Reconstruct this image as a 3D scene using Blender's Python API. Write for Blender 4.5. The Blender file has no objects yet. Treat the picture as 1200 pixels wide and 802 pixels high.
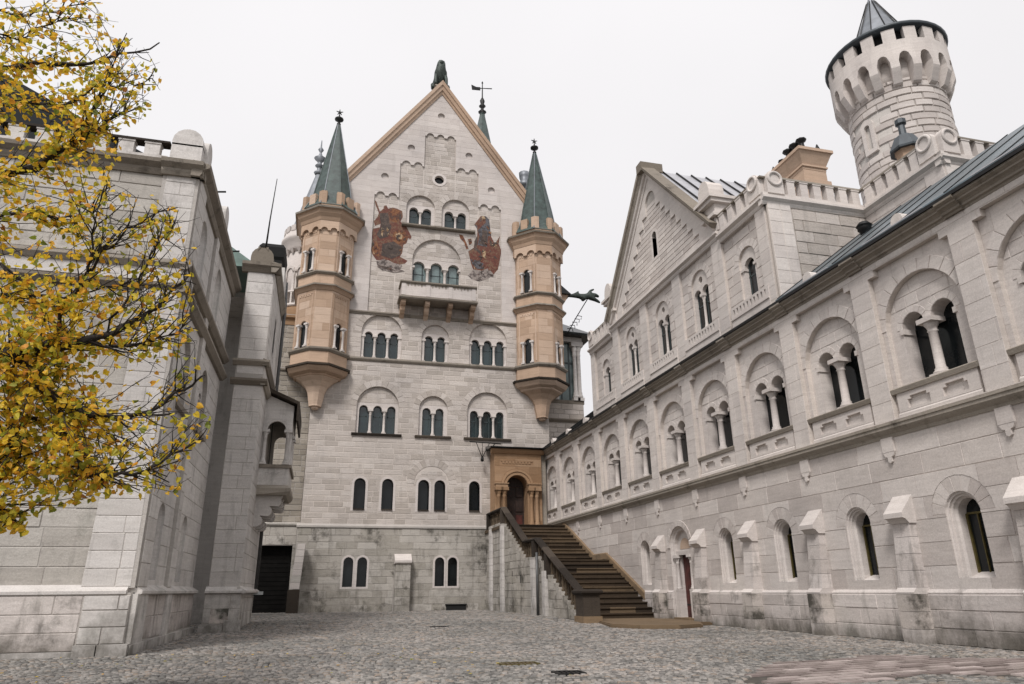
import bpy, math, random
import numpy as np
from mathutils import Vector, Matrix
from mathutils.geometry import delaunay_2d_cdt
random.seed(7)
R_ = math.radians
SC = bpy.context.scene
COL = SC.collection
# ------------------------------------------------------------------ camera
CAMP = (0.0, 0.0, 1.0)
PITCH, YAW, ROLL = 19.4835, 14.5689, -0.57838
def cam_axes():
    p, y, q = R_(PITCH), R_(YAW), R_(ROLL)
    f = Vector((math.sin(y)*math.cos(p), math.cos(y)*math.cos(p), math.sin(p)))
    r = Vector((math.cos(y), -math.sin(y), 0)); u = r.cross(f)
    c, s = math.cos(q), math.sin(q)
    return c*r+s*u, -s*r+c*u, f
CR, CU, CF = cam_axes()
cd = bpy.data.cameras.new('camera'); cam = bpy.data.objects.new('camera', cd); COL.objects.link(cam)
M = Matrix.Identity(4)
for i in range(3):
    M[i][0] = CR[i]; M[i][1] = CU[i]; M[i][2] = -CF[i]; M[i][3] = CAMP[i]
cam.matrix_world = M
cd.sensor_width = 36; cd.lens = 817.6/1200*36; cd.shift_x = 5.6/1200; cd.shift_y = 1.3/1200
cd.clip_start = 0.1; cd.clip_end = 2000
SC.camera = cam
def view(p):
    """(x px, y px, depth) of a world point, used only to rank pieces by how large they show"""
    q = Vector(p)-Vector(CAMP); d = q.dot(CF)
    if d < .1: return (-9999, -9999, d)
    return (594.4+817.6*q.dot(CR)/d, 402.3-817.6*q.dot(CU)/d, d)
# ------------------------------------------------------------------ sky and sun
W = bpy.data.worlds.new('World'); SC.world = W; W.use_nodes = True
nt = W.node_tree; nt.nodes.clear()
SUN_EL, SUN_AZ = R_(50), R_(212)      # azimuth clockwise from +Y
sky = nt.nodes.new('ShaderNodeTexSky'); sky.sky_type = 'NISHITA'; sky.sun_disc = False
sky.sun_elevation = SUN_EL; sky.sun_rotation = SUN_AZ
b1 = nt.nodes.new('ShaderNodeBackground'); b1.inputs[1].default_value = 0.06
nt.links.new(sky.outputs[0], b1.inputs[0])
tc = nt.nodes.new('ShaderNodeTexCoord'); sep = nt.nodes.new('ShaderNodeSeparateXYZ')
nt.links.new(tc.outputs['Generated'], sep.inputs[0])
mr = nt.nodes.new('ShaderNodeMapRange'); mr.inputs[1].default_value = 0; mr.inputs[2].default_value = 1
mr.inputs[3].default_value = 0.95; mr.inputs[4].default_value = 1.20
nt.links.new(sep.outputs[2], mr.inputs[0])
ns = nt.nodes.new('ShaderNodeTexNoise'); ns.inputs['Scale'].default_value = 2.2; ns.inputs['Detail'].default_value = 3
nt.links.new(tc.outputs['Generated'], ns.inputs['Vector'])
mr2 = nt.nodes.new('ShaderNodeMapRange'); mr2.inputs[3].default_value = .93; mr2.inputs[4].default_value = 1.06
nt.links.new(ns.outputs[0], mr2.inputs[0])
mu = nt.nodes.new('ShaderNodeMath'); mu.operation = 'MULTIPLY'
nt.links.new(mr.outputs[0], mu.inputs[0]); nt.links.new(mr2.outputs[0], mu.inputs[1])
b2 = nt.nodes.new('ShaderNodeBackground'); b2.inputs[0].default_value = (0.825, 0.808, 0.818, 1)
mu2 = nt.nodes.new('ShaderNodeMath'); mu2.operation = 'MULTIPLY'; mu2.inputs[1].default_value = 0.55
nt.links.new(mu.outputs[0], mu2.inputs[0]); nt.links.new(mu2.outputs[0], b2.inputs[1])
mx = nt.nodes.new('ShaderNodeMixShader'); mx.inputs[0].default_value = 0.96
nt.links.new(b1.outputs[0], mx.inputs[1]); nt.links.new(b2.outputs[0], mx.inputs[2])
wo = nt.nodes.new('ShaderNodeOutputWorld'); nt.links.new(mx.outputs[0], wo.inputs[0])
sl = bpy.data.lights.new('sun', 'SUN'); sl.energy = 1.5; sl.angle = R_(14); sl.color = (1, .955, .925)
sun = bpy.data.objects.new('sun', sl); COL.objects.link(sun)
sd = Vector((math.sin(SUN_AZ)*math.cos(SUN_EL), math.cos(SUN_AZ)*math.cos(SUN_EL), math.sin(SUN_EL)))
sun.rotation_euler = (-sd).to_track_quat('-Z', 'Y').to_euler()
SC.view_settings.view_transform = 'Standard'; SC.view_settings.look = 'None'
SC.view_settings.exposure = 0.93; SC.view_settings.gamma = 1.0
SC.render.engine = 'CYCLES'

# ------------------------------------------------------------------ materials
MATS = {}
def nodes_of(name):
    m = bpy.data.materials.new(name); m.use_nodes = True
    n = m.node_tree; n.nodes.clear()
    o = n.nodes.new('ShaderNodeOutputMaterial'); p = n.nodes.new('ShaderNodeBsdfPrincipled')
    n.links.new(p.outputs[0], o.inputs[0]); MATS[name] = m
    return m, n, p, o
def ramp(n, src, stops):
    r = n.nodes.new('ShaderNodeValToRGB'); e = r.color_ramp.elements
    while len(e) < len(stops): e.new(.5)
    for i, (t, c) in enumerate(stops):
        e[i].position = t; e[i].color = c if len(c) == 4 else (*c, 1)
    n.links.new(src, r.inputs[0]); return r.outputs[0]
def noise(n, scale, detail=4, rough=.55, vec=None, stretch=None):
    g = n.nodes.new('ShaderNodeNewGeometry'); src = g.outputs['Position']
    if stretch:
        mp = n.nodes.new('ShaderNodeMapping'); mp.inputs['Scale'].default_value = stretch
        n.links.new(src, mp.inputs[0]); src = mp.outputs[0]
    t = n.nodes.new('ShaderNodeTexNoise'); t.inputs['Scale'].default_value = scale
    t.inputs['Detail'].default_value = detail; t.inputs['Roughness'].default_value = rough
    n.links.new(src, t.inputs['Vector']); return t.outputs[0]
def mixc(n, mode, fac, a, b):
    m = n.nodes.new('ShaderNodeMix'); m.data_type = 'RGBA'; m.blend_type = mode
    for s, v in ((0, fac), (6, a), (7, b)):
        if hasattr(v, 'links'): n.links.new(v, m.inputs[s])
        elif isinstance(v, (int, float)): m.inputs[s].default_value = v
        else: m.inputs[s].default_value = (*v, 1)
    return m.outputs[2]
def rnd_value(n):
    a = n.nodes.new('ShaderNodeAttribute'); a.attribute_name = 'rnd'
    o = n.nodes.new('ShaderNodeObjectInfo')
    s = n.nodes.new('ShaderNodeMath'); s.operation = 'ADD'
    n.links.new(a.outputs['Fac'], s.inputs[0]); n.links.new(o.outputs['Random'], s.inputs[1])
    f = n.nodes.new('ShaderNodeMath'); f.operation = 'FRACT'; n.links.new(s.outputs[0], f.inputs[0])
    return f.outputs[0]
def stone(name, c0, c1, c2, bump=.4, bscale=16, dirt=.35, dirtc=(.06, .055, .045), rough=.85, streak=.35, lowz=None, green=0, dth=.58):
    m, n, p, o = nodes_of(name)
    base = ramp(n, rnd_value(n), [(0, c0), (.5, c1), (1, c2)])
    big = noise(n, .45, 5)
    base = mixc(n, 'MULTIPLY', 1, base, ramp(n, big, [(.3, (.86, .86, .86)), (.7, (1.08, 1.07, 1.05))]))
    fine = noise(n, 38, 5, .7)
    base = mixc(n, 'MULTIPLY', 1, base, ramp(n, fine, [(.3, (.84, .84, .84)), (.7, (1.1, 1.1, 1.1))]))
    bands = noise(n, 3.0, 4, .6, stretch=(.6, .6, 5))
    base = mixc(n, 'MULTIPLY', 1, base, ramp(n, bands, [(.35, (.93, .925, .92)), (.65, (1.05, 1.05, 1.05))]))
    if dirt:
        st = noise(n, 2.2, 6, .65, stretch=(1.6, 1.6, .28))
        f = ramp(n, st, [(.56, (0, 0, 0)), (.80, (streak,)*3)])
        base = mixc(n, 'MIX', f, base, dirtc)
        bl = noise(n, 1.1, 7, .72)
        f2 = ramp(n, bl, [(dth, (0, 0, 0)), (dth+.14, (dirt,)*3)])
        base = mixc(n, 'MIX', f2, base, dirtc)
    if lowz:          # weathering and splash stains that grow towards the foot of a wall
        g = n.nodes.new('ShaderNodeNewGeometry'); s = n.nodes.new('ShaderNodeSeparateXYZ')
        n.links.new(g.outputs['Position'], s.inputs[0])
        q = n.nodes.new('ShaderNodeMapRange'); q.inputs[1].default_value = lowz[0]; q.inputs[2].default_value = lowz[1]
        q.inputs[3].default_value = lowz[2]; q.inputs[4].default_value = 0
        n.links.new(s.outputs[2], q.inputs[0])
        ln = noise(n, 1.6, 7, .7, stretch=(1, 1, .7))
        ad = n.nodes.new('ShaderNodeMath'); ad.operation = 'ADD'
        n.links.new(ln, ad.inputs[0]); n.links.new(q.outputs[0], ad.inputs[1])
        f3 = ramp(n, ad.outputs[0], [(.56, (0, 0, 0)), (.86, (.78,)*3)])
        base = mixc(n, 'MIX', f3, base, (.075, .068, .052))
    if green:
        gn = noise(n, .9, 5, .7)
        base = mixc(n, 'MIX', ramp(n, gn, [(.55, (0, 0, 0)), (.7, (green,)*3)]), base, (.20, .25, .21))
    n.links.new(base, p.inputs['Base Color']); p.inputs['Roughness'].default_value = rough
    p.inputs['Specular IOR Level'].default_value = .25
    bn = noise(n, bscale, 6, .65); bm = n.nodes.new('ShaderNodeBump')
    bm.inputs['Strength'].default_value = bump; bm.inputs['Distance'].default_value = .03
    n.links.new(bn, bm.inputs['Height']); n.links.new(bm.outputs[0], p.inputs['Normal'])
    return m
def plain(name, c, rough=.5, metal=0, var=.15, vs=6, bump=0, spec=.5):
    m, n, p, o = nodes_of(name)
    nz = noise(n, vs, 5, .6)
    lo = tuple(max(0, v*(1-var)) for v in c); hi = tuple(v*(1+var) for v in c)
    n.links.new(ramp(n, nz, [(.3, lo), (.7, hi)]), p.inputs['Base Color'])
    p.inputs['Roughness'].default_value = rough; p.inputs['Metallic'].default_value = metal
    p.inputs['Specular IOR Level'].default_value = spec
    if bump:
        bm = n.nodes.new('ShaderNodeBump'); bm.inputs['Strength'].default_value = bump; bm.inputs['Distance'].default_value = .02
        n.links.new(noise(n, vs*4, 5, .6), bm.inputs['Height']); n.links.new(bm.outputs[0], p.inputs['Normal'])
    return m
MW = stone('white_limestone', (.48, .435, .41), (.57, .525, .495), (.63, .585, .555), bump=.22, bscale=22, dirt=.14, streak=.22)
MWS = stone('dressed_limestone', (.57, .525, .50), (.615, .57, .54), (.645, .60, .57), bump=.14, bscale=26, dirt=.12, streak=.22)
MLOW = stone('base_limestone', (.46, .42, .395), (.54, .495, .47), (.62, .575, .55), bump=.3, bscale=18, dirt=.7, streak=.85, lowz=(0., .55, .36), green=.12, dth=.55)
MRU = stone('rusticated_limestone', (.41, .37, .335), (.50, .455, .42), (.57, .525, .49), bump=.7, bscale=17, dirt=.25, streak=.25)
MRG = stone('shaded_rubble', (.24, .215, .18), (.31, .28, .24), (.38, .345, .30), bump=.7, bscale=17, dirt=.4, streak=.4)  # rusticated stone made darker: the link wing's shade and dirt are in the colour
MPL = stone('palace_base_stone', (.33, .31, .275), (.40, .375, .34), (.47, .445, .41), bump=.7, bscale=14, dirt=.9, streak=.85, lowz=(0, 3.2, .12), dth=.54)
MBS = stone('stained_buttress_stone', (.42, .385, .35), (.50, .455, .42), (.56, .51, .48), bump=.35, bscale=16, dirt=.95, streak=.95, dth=.42, green=.15)
MPW = stone('palace_pale_stone', (.54, .495, .47), (.57, .525, .50), (.61, .565, .54), bump=.15, bscale=20, dirt=.12, streak=.18)
MLE = stone('grey_limestone', (.39, .365, .335), (.46, .435, .40), (.52, .495, .46), bump=.4, bscale=16, dirt=.35, streak=.55, lowz=(0., 1.3, .28), green=.12)
MLED = stone('grey_dressed_stone', (.54, .515, .495), (.59, .565, .545), (.63, .605, .585), bump=.2, bscale=20, dirt=.35, streak=.55, lowz=(0., 1.2, .26), green=.12)
MMO = stone('lime_mortar', (.58, .53, .49), (.60, .55, .51), (.62, .57, .53), bump=.3, bscale=40, dirt=.1, streak=.1)
MMD = stone('grey_joint', (.40, .375, .35), (.43, .405, .38), (.46, .435, .41), bump=.3, bscale=40, dirt=.2, streak=.2)
MTA = stone('tan_sandstone', (.40, .285, .205), (.49, .355, .26), (.56, .43, .335), bump=.2, bscale=20, dirt=.25, streak=.28, dirtc=(.14, .085, .05))
MTD = stone('ochre_sandstone', (.25, .155, .088), (.33, .21, .125), (.39, .265, .17), bump=.2, bscale=20, dirt=.3, streak=.35, dirtc=(.11, .06, .03))
MCO = stone('weathered_shaded_cornice', (.19, .165, .135), (.26, .23, .195), (.36, .325, .28), bump=.4, bscale=14, dirt=.9, streak=.6, dirtc=(.05, .042, .032))  # weathered stone, its colour darkened further to deepen the shade under cornices
MDK = stone('blackened_coping', (.022, .017, .013), (.036, .028, .022), (.075, .06, .047), bump=.4, bscale=20, dirt=.5, dirtc=(.02, .018, .014))
MST = stone('stair_tread_stone', (.032, .023, .016), (.065, .046, .03), (.15, .108, .068), bump=.4, bscale=18, dirt=.7, streak=.4, dirtc=(.035, .03, .02))
MBA = stone('baluster_sandstone', (.05, .038, .027), (.08, .06, .04), (.13, .10, .07), bump=.3, bscale=20, dirt=.6, dirtc=(.04, .03, .022))
MSL = stone('yellow_slab', (.16, .115, .072), (.22, .155, .095), (.30, .22, .145), bump=.3, bscale=20, dirt=.7)
MGR = plain('green_copper', (.040, .062, .056), .45, .0, .55, 3.2, .15)
MGL = plain('dark_glass', (.010, .023, .026), .12, 0, .5, 1.2, 0, .8)
MGB = plain('black_glass', (.009, .011, .012), .12, 0, .4, 1.2, 0, .32)
MGP = plain('pale_glass', (.13, .175, .175), .2, 0, .4, 1.5, 0, .8)
MFR = plain('window_bar', (.035, .05, .052), .5)
MDS = plain('dark_slate_metal', (.05, .06, .068), .45, .3, .35, 2.5)
MBR = plain('brass_frame', (.11, .088, .028), .45, .3, .3)
MIR = plain('black_iron', (.018, .018, .018), .5, .6, .3)
MBK = plain('dark_opening', (.008, .008, .008), .95, 0, .2)
MDO = plain('red_door_wood', (.07, .016, .012), .55, 0, .5, 5, .3)
MDB = plain('dark_door_wood', (.028, .014, .01), .6, 0, .7, 8, .4)
MGT = plain('gate_boards', (.007, .0065, .006), .9, 0, .4, 5, .2, .1)
MME = plain('seam_metal', (.42, .42, .44), .45, .3, .15, 2.5, .04)
MMB = plain('blue_grey_metal', (.13, .165, .185), .35, .5, .35, 1.6, .05)
MSG = plain('slate_grey_metal', (.20, .215, .235), .5, .3, .2, 3)
MVE = plain('bronze_verdigris', (.038, .05, .043), .55, .4, .6, 9, .5)
MBRK = plain('bark', (.022, .017, .014), .9, 0, .4, 20, .5)
MPIP = plain('grey_pipe', (.10, .10, .10), .5, .4, .2)
MSI = plain('pale_metal_sign', (.55, .58, .58), .5)

# ------------------------------------------------------------------ mesh builder
class MB:
    def __init__(s): s.v = []; s.f = []; s.r = []; s.sm = []; s.m = []
    def add(s, vs, fs, r=0., smooth=False, mi=0):
        b = len(s.v); s.v.extend(vs)
        for f in fs:
            s.f.append([i+b for i in f]); s.r.append(r); s.sm.append(smooth); s.m.append(mi)
    def box(s, x0, x1, y0, y1, z0, z1, r=0.):
        v = [(x, y, z) for z in (z0, z1) for y in (y0, y1) for x in (x0, x1)]
        s.add(v, [(0, 2, 3, 1), (4, 5, 7, 6), (0, 1, 5, 4), (2, 6, 7, 3), (0, 4, 6, 2), (1, 3, 7, 5)], r)
    def bbox(s, x0, x1, y0, y1, z0, z1, b=.01, r=0.):      # box with a chamfered front
        s.prism([(x0, z0), (x1, z0), (x1, z1), (x0, z1)], y1, y0, b, r)
    def prism(s, poly, y1, y0, b=0., r=0., back=False):    # polygon in (x,z), from y1 (back) to y0 (front), front edge inset b
        n = len(poly); cx = sum(p[0] for p in poly)/n; cz = sum(p[1] for p in poly)/n
        if b > 0:
            fr = []
            for x, z in poly:
                dx, dz = x-cx, z-cz; fr.append((x-math.copysign(min(b, abs(dx)*.4), dx), z-math.copysign(min(b, abs(dz)*.4), dz)))
        else: fr = poly
        v = [(x, y1, z) for x, z in poly]+[(x, y0, z) for x, z in fr]
        f = [tuple(range(n, 2*n))]+[(i, (i+1) % n, n+(i+1) % n, n+i) for i in range(n)]
        if back: f.append(tuple(range(n-1, -1, -1)))
        s.add(v, f, r)
    def vprism(s, poly, z0, z1, top=None, r=0.):           # polygon in (x,y), vertical
        n = len(poly); tp = top or poly
        v = [(x, y, z0) for x, y in poly]+[(x, y, z1) for x, y in tp]
        s.add(v, [tuple(range(n-1, -1, -1)), tuple(range(n, 2*n))]+[(i, (i+1) % n, n+(i+1) % n, n+i) for i in range(n)], r)
    def loft(s, loops, closed=True, smooth=False, cap0=False, cap1=False, r=0.):
        n = len(loops[0]); v = [p for l in loops for p in l]; f = []
        for k in range(len(loops)-1):
            for i in range(n if closed else n-1):
                j = (i+1) % n; f.append((k*n+i, k*n+j, (k+1)*n+j, (k+1)*n+i))
        if cap0: f.append(tuple(range(n-1, -1, -1)))
        if cap1: f.append(tuple(range((len(loops)-1)*n, len(loops)*n)))
        s.add(v, f, r, smooth)
    def extr(s, prof, x0, x1, r=0.):                       # profile in (y,z) run along x
        s.loft([[(x0, y, z) for y, z in prof], [(x1, y, z) for y, z in prof]], True, False, True, True, r)
    def lathe(s, prof, cx=0, cy=0, n=10, smooth=True, ph=0., r=0., a0=0, a1=None):
        L = []
        for rad, z in prof:
            L.append([(cx+rad*math.cos(ph+2*math.pi*i/n), cy+rad*math.sin(ph+2*math.pi*i/n), z) for i in range(n)])
        s.loft(L, True, smooth, True, True, r)
    def tube(s, pts, rad, n=6, smooth=True):
        pts = [Vector(p) for p in pts]; L = []
        up = Vector((0, 0, 1))
        for i, p in enumerate(pts):
            d = (pts[min(i+1, len(pts)-1)]-pts[max(i-1, 0)]).normalized()
            a = d.cross(up if abs(d.z) < .95 else Vector((1, 0, 0))).normalized(); b = d.cross(a)
            rr = rad[i] if isinstance(rad, (list, tuple)) else rad
            L.append([tuple(p+a*rr*math.cos(2*math.pi*k/n)+b*rr*math.sin(2*math.pi*k/n)) for k in range(n)])
        s.loft(L, True, smooth, True, True)
    def sheet(s, outer, holes, y, depth=.4, thick=None, r=0.):   # wall face at y with real openings and their reveals
        s.add(*sheet_geo(outer, holes, y), r)
        for h in holes:
            n = len(h)
            s.add([(x, y, z) for x, z in h]+[(x, y+depth, z) for x, z in h], [(i, (i+1) % n, n+(i+1) % n, n+i) for i in range(n)], r)
        if thick:
            n = len(outer)
            s.add([(x, y, z) for x, z in outer]+[(x, y+thick, z) for x, z in outer], [(i, (i+1) % n, n+(i+1) % n, n+i) for i in range(n)], r)
    def mesh(s, name, mats):
        me = bpy.data.meshes.new(name); me.from_pydata([tuple(v) for v in s.v], [], s.f)
        for m in (mats if isinstance(mats, (list, tuple)) else [mats]): me.materials.append(m)
        me.polygons.foreach_set('use_smooth', s.sm)
        if any(s.m): me.polygons.foreach_set('material_index', s.m)
        a = me.attributes.new('rnd', 'FLOAT', 'FACE'); a.data.foreach_set('value', s.r)
        me.update(); return me
def inpoly(x, z, P):
    c = False; n = len(P); j = n-1
    for i in range(n):
        if (P[i][1] > z) != (P[j][1] > z) and x < (P[j][0]-P[i][0])*(z-P[i][1])/(P[j][1]-P[i][1])+P[i][0]: c = not c
        j = i
    return c
def sheet_geo(outer, holes, y):
    vs = []; es = []
    for L in [outer]+list(holes):
        b = len(vs); vs.extend(Vector(p) for p in L); n = len(L)
        es.extend((b+i, b+(i+1) % n) for i in range(n))
    ov, oe, of, *_ = delaunay_2d_cdt(vs, es, [], 0, 1e-5)
    fs = []
    for f in of:
        cx = sum(ov[i][0] for i in f)/len(f); cz = sum(ov[i][1] for i in f)/len(f)
        if inpoly(cx, cz, outer) and not any(inpoly(cx, cz, h) for h in holes): fs.append(tuple(f))
    return [(v[0], y, v[1]) for v in ov], fs
def arch(cx, z0, w, top, n=8, pointed=0.):      # closed loop of an arched opening, counter-clockwise
    h = w/2; zs = top-h
    L = [(cx-h, z0), (cx+h, z0)]
    for i in range(n+1):
        a = math.pi*i/n; L.append((cx+h*math.cos(a), zs+h*math.sin(a)*(1+pointed)))
    return L
def lights(cs, w, z0, zs, n=7):                 # joined outline of several arched lights standing on columns
    cs = sorted(cs); h = w/2
    L = [(cs[0]-h, z0), (cs[-1]+h, z0)]
    for c in reversed(cs):
        for i in range(n+1):
            a = math.pi*i/n; L.append((c+h*math.cos(a), zs+h*math.sin(a)))
    return L
def halfdisc(cx, zs, r, n=12): return [(cx+r*math.cos(math.pi*i/n), zs+r*math.sin(math.pi*i/n)) for i in range(n+1)]
def rect(x0, x1, z0, z1): return [(x0, z0), (x1, z0), (x1, z1), (x0, z1)]
# ------------------------------------------------------------------ convex clipping
def clip(P, a, b, keep_left=True):
    out = []; n = len(P)
    def sd_(p): 
        v = (b[0]-a[0])*(p[1]-a[1])-(b[1]-a[1])*(p[0]-a[0]); return v if keep_left else -v
    for i in range(n):
        p, q = P[i], P[(i+1) % n]; sp, sq = sd_(p), sd_(q)
        if sp >= -1e-9: out.append(p)
        if (sp > 1e-9 and sq < -1e-9) or (sp < -1e-9 and sq > 1e-9):
            t = sp/(sp-sq); out.append((p[0]+t*(q[0]-p[0]), p[1]+t*(q[1]-p[1])))
    return out
def area(P): return .5*abs(sum(P[i][0]*P[(i+1) % len(P)][1]-P[(i+1) % len(P)][0]*P[i][1] for i in range(len(P))))
def subtract(polys, H):
    hx0 = min(p[0] for p in H); hx1 = max(p[0] for p in H); hz0 = min(p[1] for p in H); hz1 = max(p[1] for p in H)
    res = []
    for P in polys:
        if max(p[0] for p in P) <= hx0 or min(p[0] for p in P) >= hx1 or max(p[1] for p in P) <= hz0 or min(p[1] for p in P) >= hz1:
            res.append(P); continue
        rem = P
        for i in range(len(H)):
            a, b = H[i], H[(i+1) % len(H)]
            if abs(a[0]-b[0])+abs(a[1]-b[1]) < 1e-9: continue
            o = clip(rem, a, b, False)
            if len(o) > 2 and area(o) > 2e-4: res.append(o)
            rem = clip(rem, a, b, True)
            if len(rem) < 3: break
    return res
# ------------------------------------------------------------------ objects
WM = {}
class Fr:                     # a facade frame: x along the wall, y into the wall, z up
    def __init__(s, ox, oy, deg=0, oz=0):
        s.m = Matrix.Translation((ox, oy, oz)) @ Matrix.Rotation(R_(deg), 4, 'Z')
ID = Fr(0, 0)
def link(o, wm, parent):
    COL.objects.link(o); WM[o.name] = wm
    if parent is not None:
        o.parent = parent; o.matrix_basis = WM[parent.name].inverted() @ wm
    else: o.matrix_basis = wm
    return o
def tag(o, label=None, cat=None, group=None, kind=None):
    for k, v in (('label', label), ('category', cat), ('group', group), ('kind', kind)):
        if v: o[k] = v
    return o
def thing(name, x, y, z, label, cat, group=None, rot=0):
    o = bpy.data.objects.new(name, None); o.empty_display_size = .3
    link(o, Matrix.Translation((x, y, z)) @ Matrix.Rotation(R_(rot), 4, 'Z'), None); return tag(o, label, cat, group)
def part(name, mb, mat, parent=None, fr=ID, loc=(0, 0, 0), rz=0, kind=None, label=None):
    me = mb if isinstance(mb, bpy.types.Mesh) else mb.mesh(name, mat)
    o = bpy.data.objects.new(name, me)
    link(o, fr.m @ Matrix.Translation(loc) @ Matrix.Rotation(R_(rz), 4, 'Z'), parent)
    return tag(o, label, None, None, kind)
CACHE = {}
def cached(key, fn, name, mat):
    if key not in CACHE:
        mb = MB(); fn(mb); CACHE[key] = mb.mesh(name, mat)
    return CACHE[key]
def stuff(o): o['kind'] = 'stuff'; return o
# ------------------------------------------------------------------ masonry
QUEUE = {}
def ashlar(th, wall, fr, region, holes, ch, lr, y=0., proud=.012, gap=.012, mat=MRU, jit=.004, bev=.008, name='stone', seed=1, z0=None, heights=None, disc=None):
    """lay courses of stones on a wall face; region convex, holes convex. Pieces are queued per thing."""
    rg = random.Random(seed)
    x0 = min(p[0] for p in region); x1 = max(p[0] for p in region)
    zmin = min(p[1] for p in region) if z0 is None else z0; zmax = max(p[1] for p in region)
    z = zmin; k = 0
    isrect = len(region) == 4 and all(abs(region[i][0]-region[(i+1) % 4][0]) < 1e-6 or abs(region[i][1]-region[(i+1) % 4][1]) < 1e-6 for i in range(4))
    while z < zmax-.03:
        h = heights[k % len(heights)] if heights else ch
        zt = min(z+h, zmax)
        if zmax-zt < h*.35: zt = zmax
        x = x0 - (rg.random()*lr[1]*.6 if x1-x0 > lr[1]*1.5 else 0); 
        while x < x1-1e-4:
            L = lr[0]+round(rg.random()*4)/4*(lr[1]-lr[0]); xe = x+L
            if x1-xe < lr[0]*.45: xe = x1
            a, b = max(x, x0), min(xe, x1)
            if b-a > .02:
                P = [(a+gap/2, z+gap/2), (b-gap/2, z+gap/2), (b-gap/2, zt-gap/2), (a+gap/2, zt-gap/2)]
                polys = [P]; full = True
                if not isrect:
                    Q = P
                    for i in range(len(region)):
                        Q = clip(Q, region[i], region[(i+1) % len(region)], True)
                        if len(Q) < 3: break
                    if len(Q) < 3 or area(Q) < 3e-4: x = xe; continue
                    full = len(Q) == 4 and abs(area(Q)-area(P)) < 1e-6; polys = [Q]
                if disc:
                    D_ = [(disc[0]+disc[2]*math.cos(math.pi*i/12), disc[1]+disc[2]*math.sin(math.pi*i/12)) for i in range(13)]
                    D_ = [(disc[0]-disc[2], disc[1]-9), (disc[0]+disc[2], disc[1]-9)]+D_
                    Q = P; full = False
                    for i in range(len(D_)):
                        if abs(D_[i][0]-D_[(i+1) % len(D_)][0])+abs(D_[i][1]-D_[(i+1) % len(D_)][1]) < 1e-9: continue
                        Q = clip(Q, D_[i], D_[(i+1) % len(D_)], True)
                        if len(Q) < 3: break
                    if len(Q) < 3 or area(Q) < 1e-3: x = xe; continue
                    polys = [Q]
                q2 = polys
                for H in holes: q2 = subtract(q2, H)
                if q2:
                    if len(q2) > 1 or (q2[0] is not polys[0] and q2[0] != polys[0]): full = False
                    pr = proud+rg.random()*jit
                    QUEUE.setdefault((th.name, name), []).append((wall, fr, q2, y, pr, bev, mat, full, rg.random()))
            x = xe
        z = zt; k += 1
def voussoirs(th, parent, fr, cx, zs, r0, r1, n, y=0., proud=.02, gap=.012, mat=MRU, name='voussoir', a0=0, a1=180, seed=3):
    rg = random.Random(seed); pitch = R_(a1-a0)/n
    for i in range(n):
        A = R_(a0)+i*pitch+gap/2/r1; B = R_(a0)+(i+1)*pitch-gap/2/r1
        m_ = (A+B)/2
        P = [(cx+r0*math.cos(A), zs+r0*math.sin(A)), (cx+r1*math.cos(A), zs+r1*math.sin(A)), (cx+r1*math.cos(m_)*1., zs+r1*math.sin(m_)), (cx+r1*math.cos(B), zs+r1*math.sin(B)), (cx+r0*math.cos(B), zs+r0*math.sin(B)), (cx+r0*math.cos(m_), zs+r0*math.sin(m_))]
        QUEUE.setdefault((th.name, name), []).append((parent, fr, [P], y, proud+rg.random()*.004, .006, mat, False, rg.random()))
def flush():
    for (tn, name), L in QUEUE.items():
        sc = []
        for it in L:
            wall, fr, polys, y, pr, bev, mat, full, rr = it
            P = polys[0]; c = fr.m @ Vector((sum(p[0] for p in P)/len(P), y, sum(p[1] for p in P)/len(P)))
            vx, vy, d = view(c); a = sum(area(p) for p in polys)
            n_ = (fr.m.to_3x3() @ Vector((0, -1, 0))); dr = (Vector(CAMP)-c); fac = max(0, n_.dot(dr.normalized()))
            vis = 1 if (-20 < vx < 1220 and -20 < vy < 820) else .001
            sc.append(a*fac/(max(d, .5)**2)*vis)
        order = sorted(range(len(L)), key=lambda i: -sc[i]); joined = {}
        for rank, i in enumerate(order):
            wall, fr, polys, y, pr, bev, mat, full, rr = L[i]
            if rank < 290:
                if full and len(polys) == 1:
                    P = polys[0]; l = P[1][0]-P[0][0]; h = P[2][1]-P[1][1]
                    key = ('st', name, round(l, 3), round(h, 3), round(pr, 2), bev, mat.name)
                    me = cached(key, lambda mb: mb.prism(rect(0, round(l, 3), 0, round(h, 3)), 0, -round(pr, 2) if pr > .01 else -pr, bev, .37), name, mat)
                    part(name, me, mat, wall, fr, (P[0][0], y, P[0][1]))
                else:
                    mb = MB(); ax, az = polys[0][0]
                    for P in polys: mb.prism([(x-ax, z-az) for x, z in P], 0, -pr, bev if len(polys) == 1 else 0, rr)
                    part(name, mb, mat, wall, fr, (ax, y, az))
            else:
                key = (wall.name, mat.name, id(fr))
                if key not in joined: joined[key] = (MB(), wall, fr, mat)
                mb = joined[key][0]
                for P in polys: mb.prism(P, y, y-pr, bev if len(polys) == 1 else 0, rr)
        for mb, wall, fr, mat in joined.values():
            if mb.f: stuff(part(name+'_courses' if name == 'stone' else name+'_row', mb, mat, wall, fr))
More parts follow.
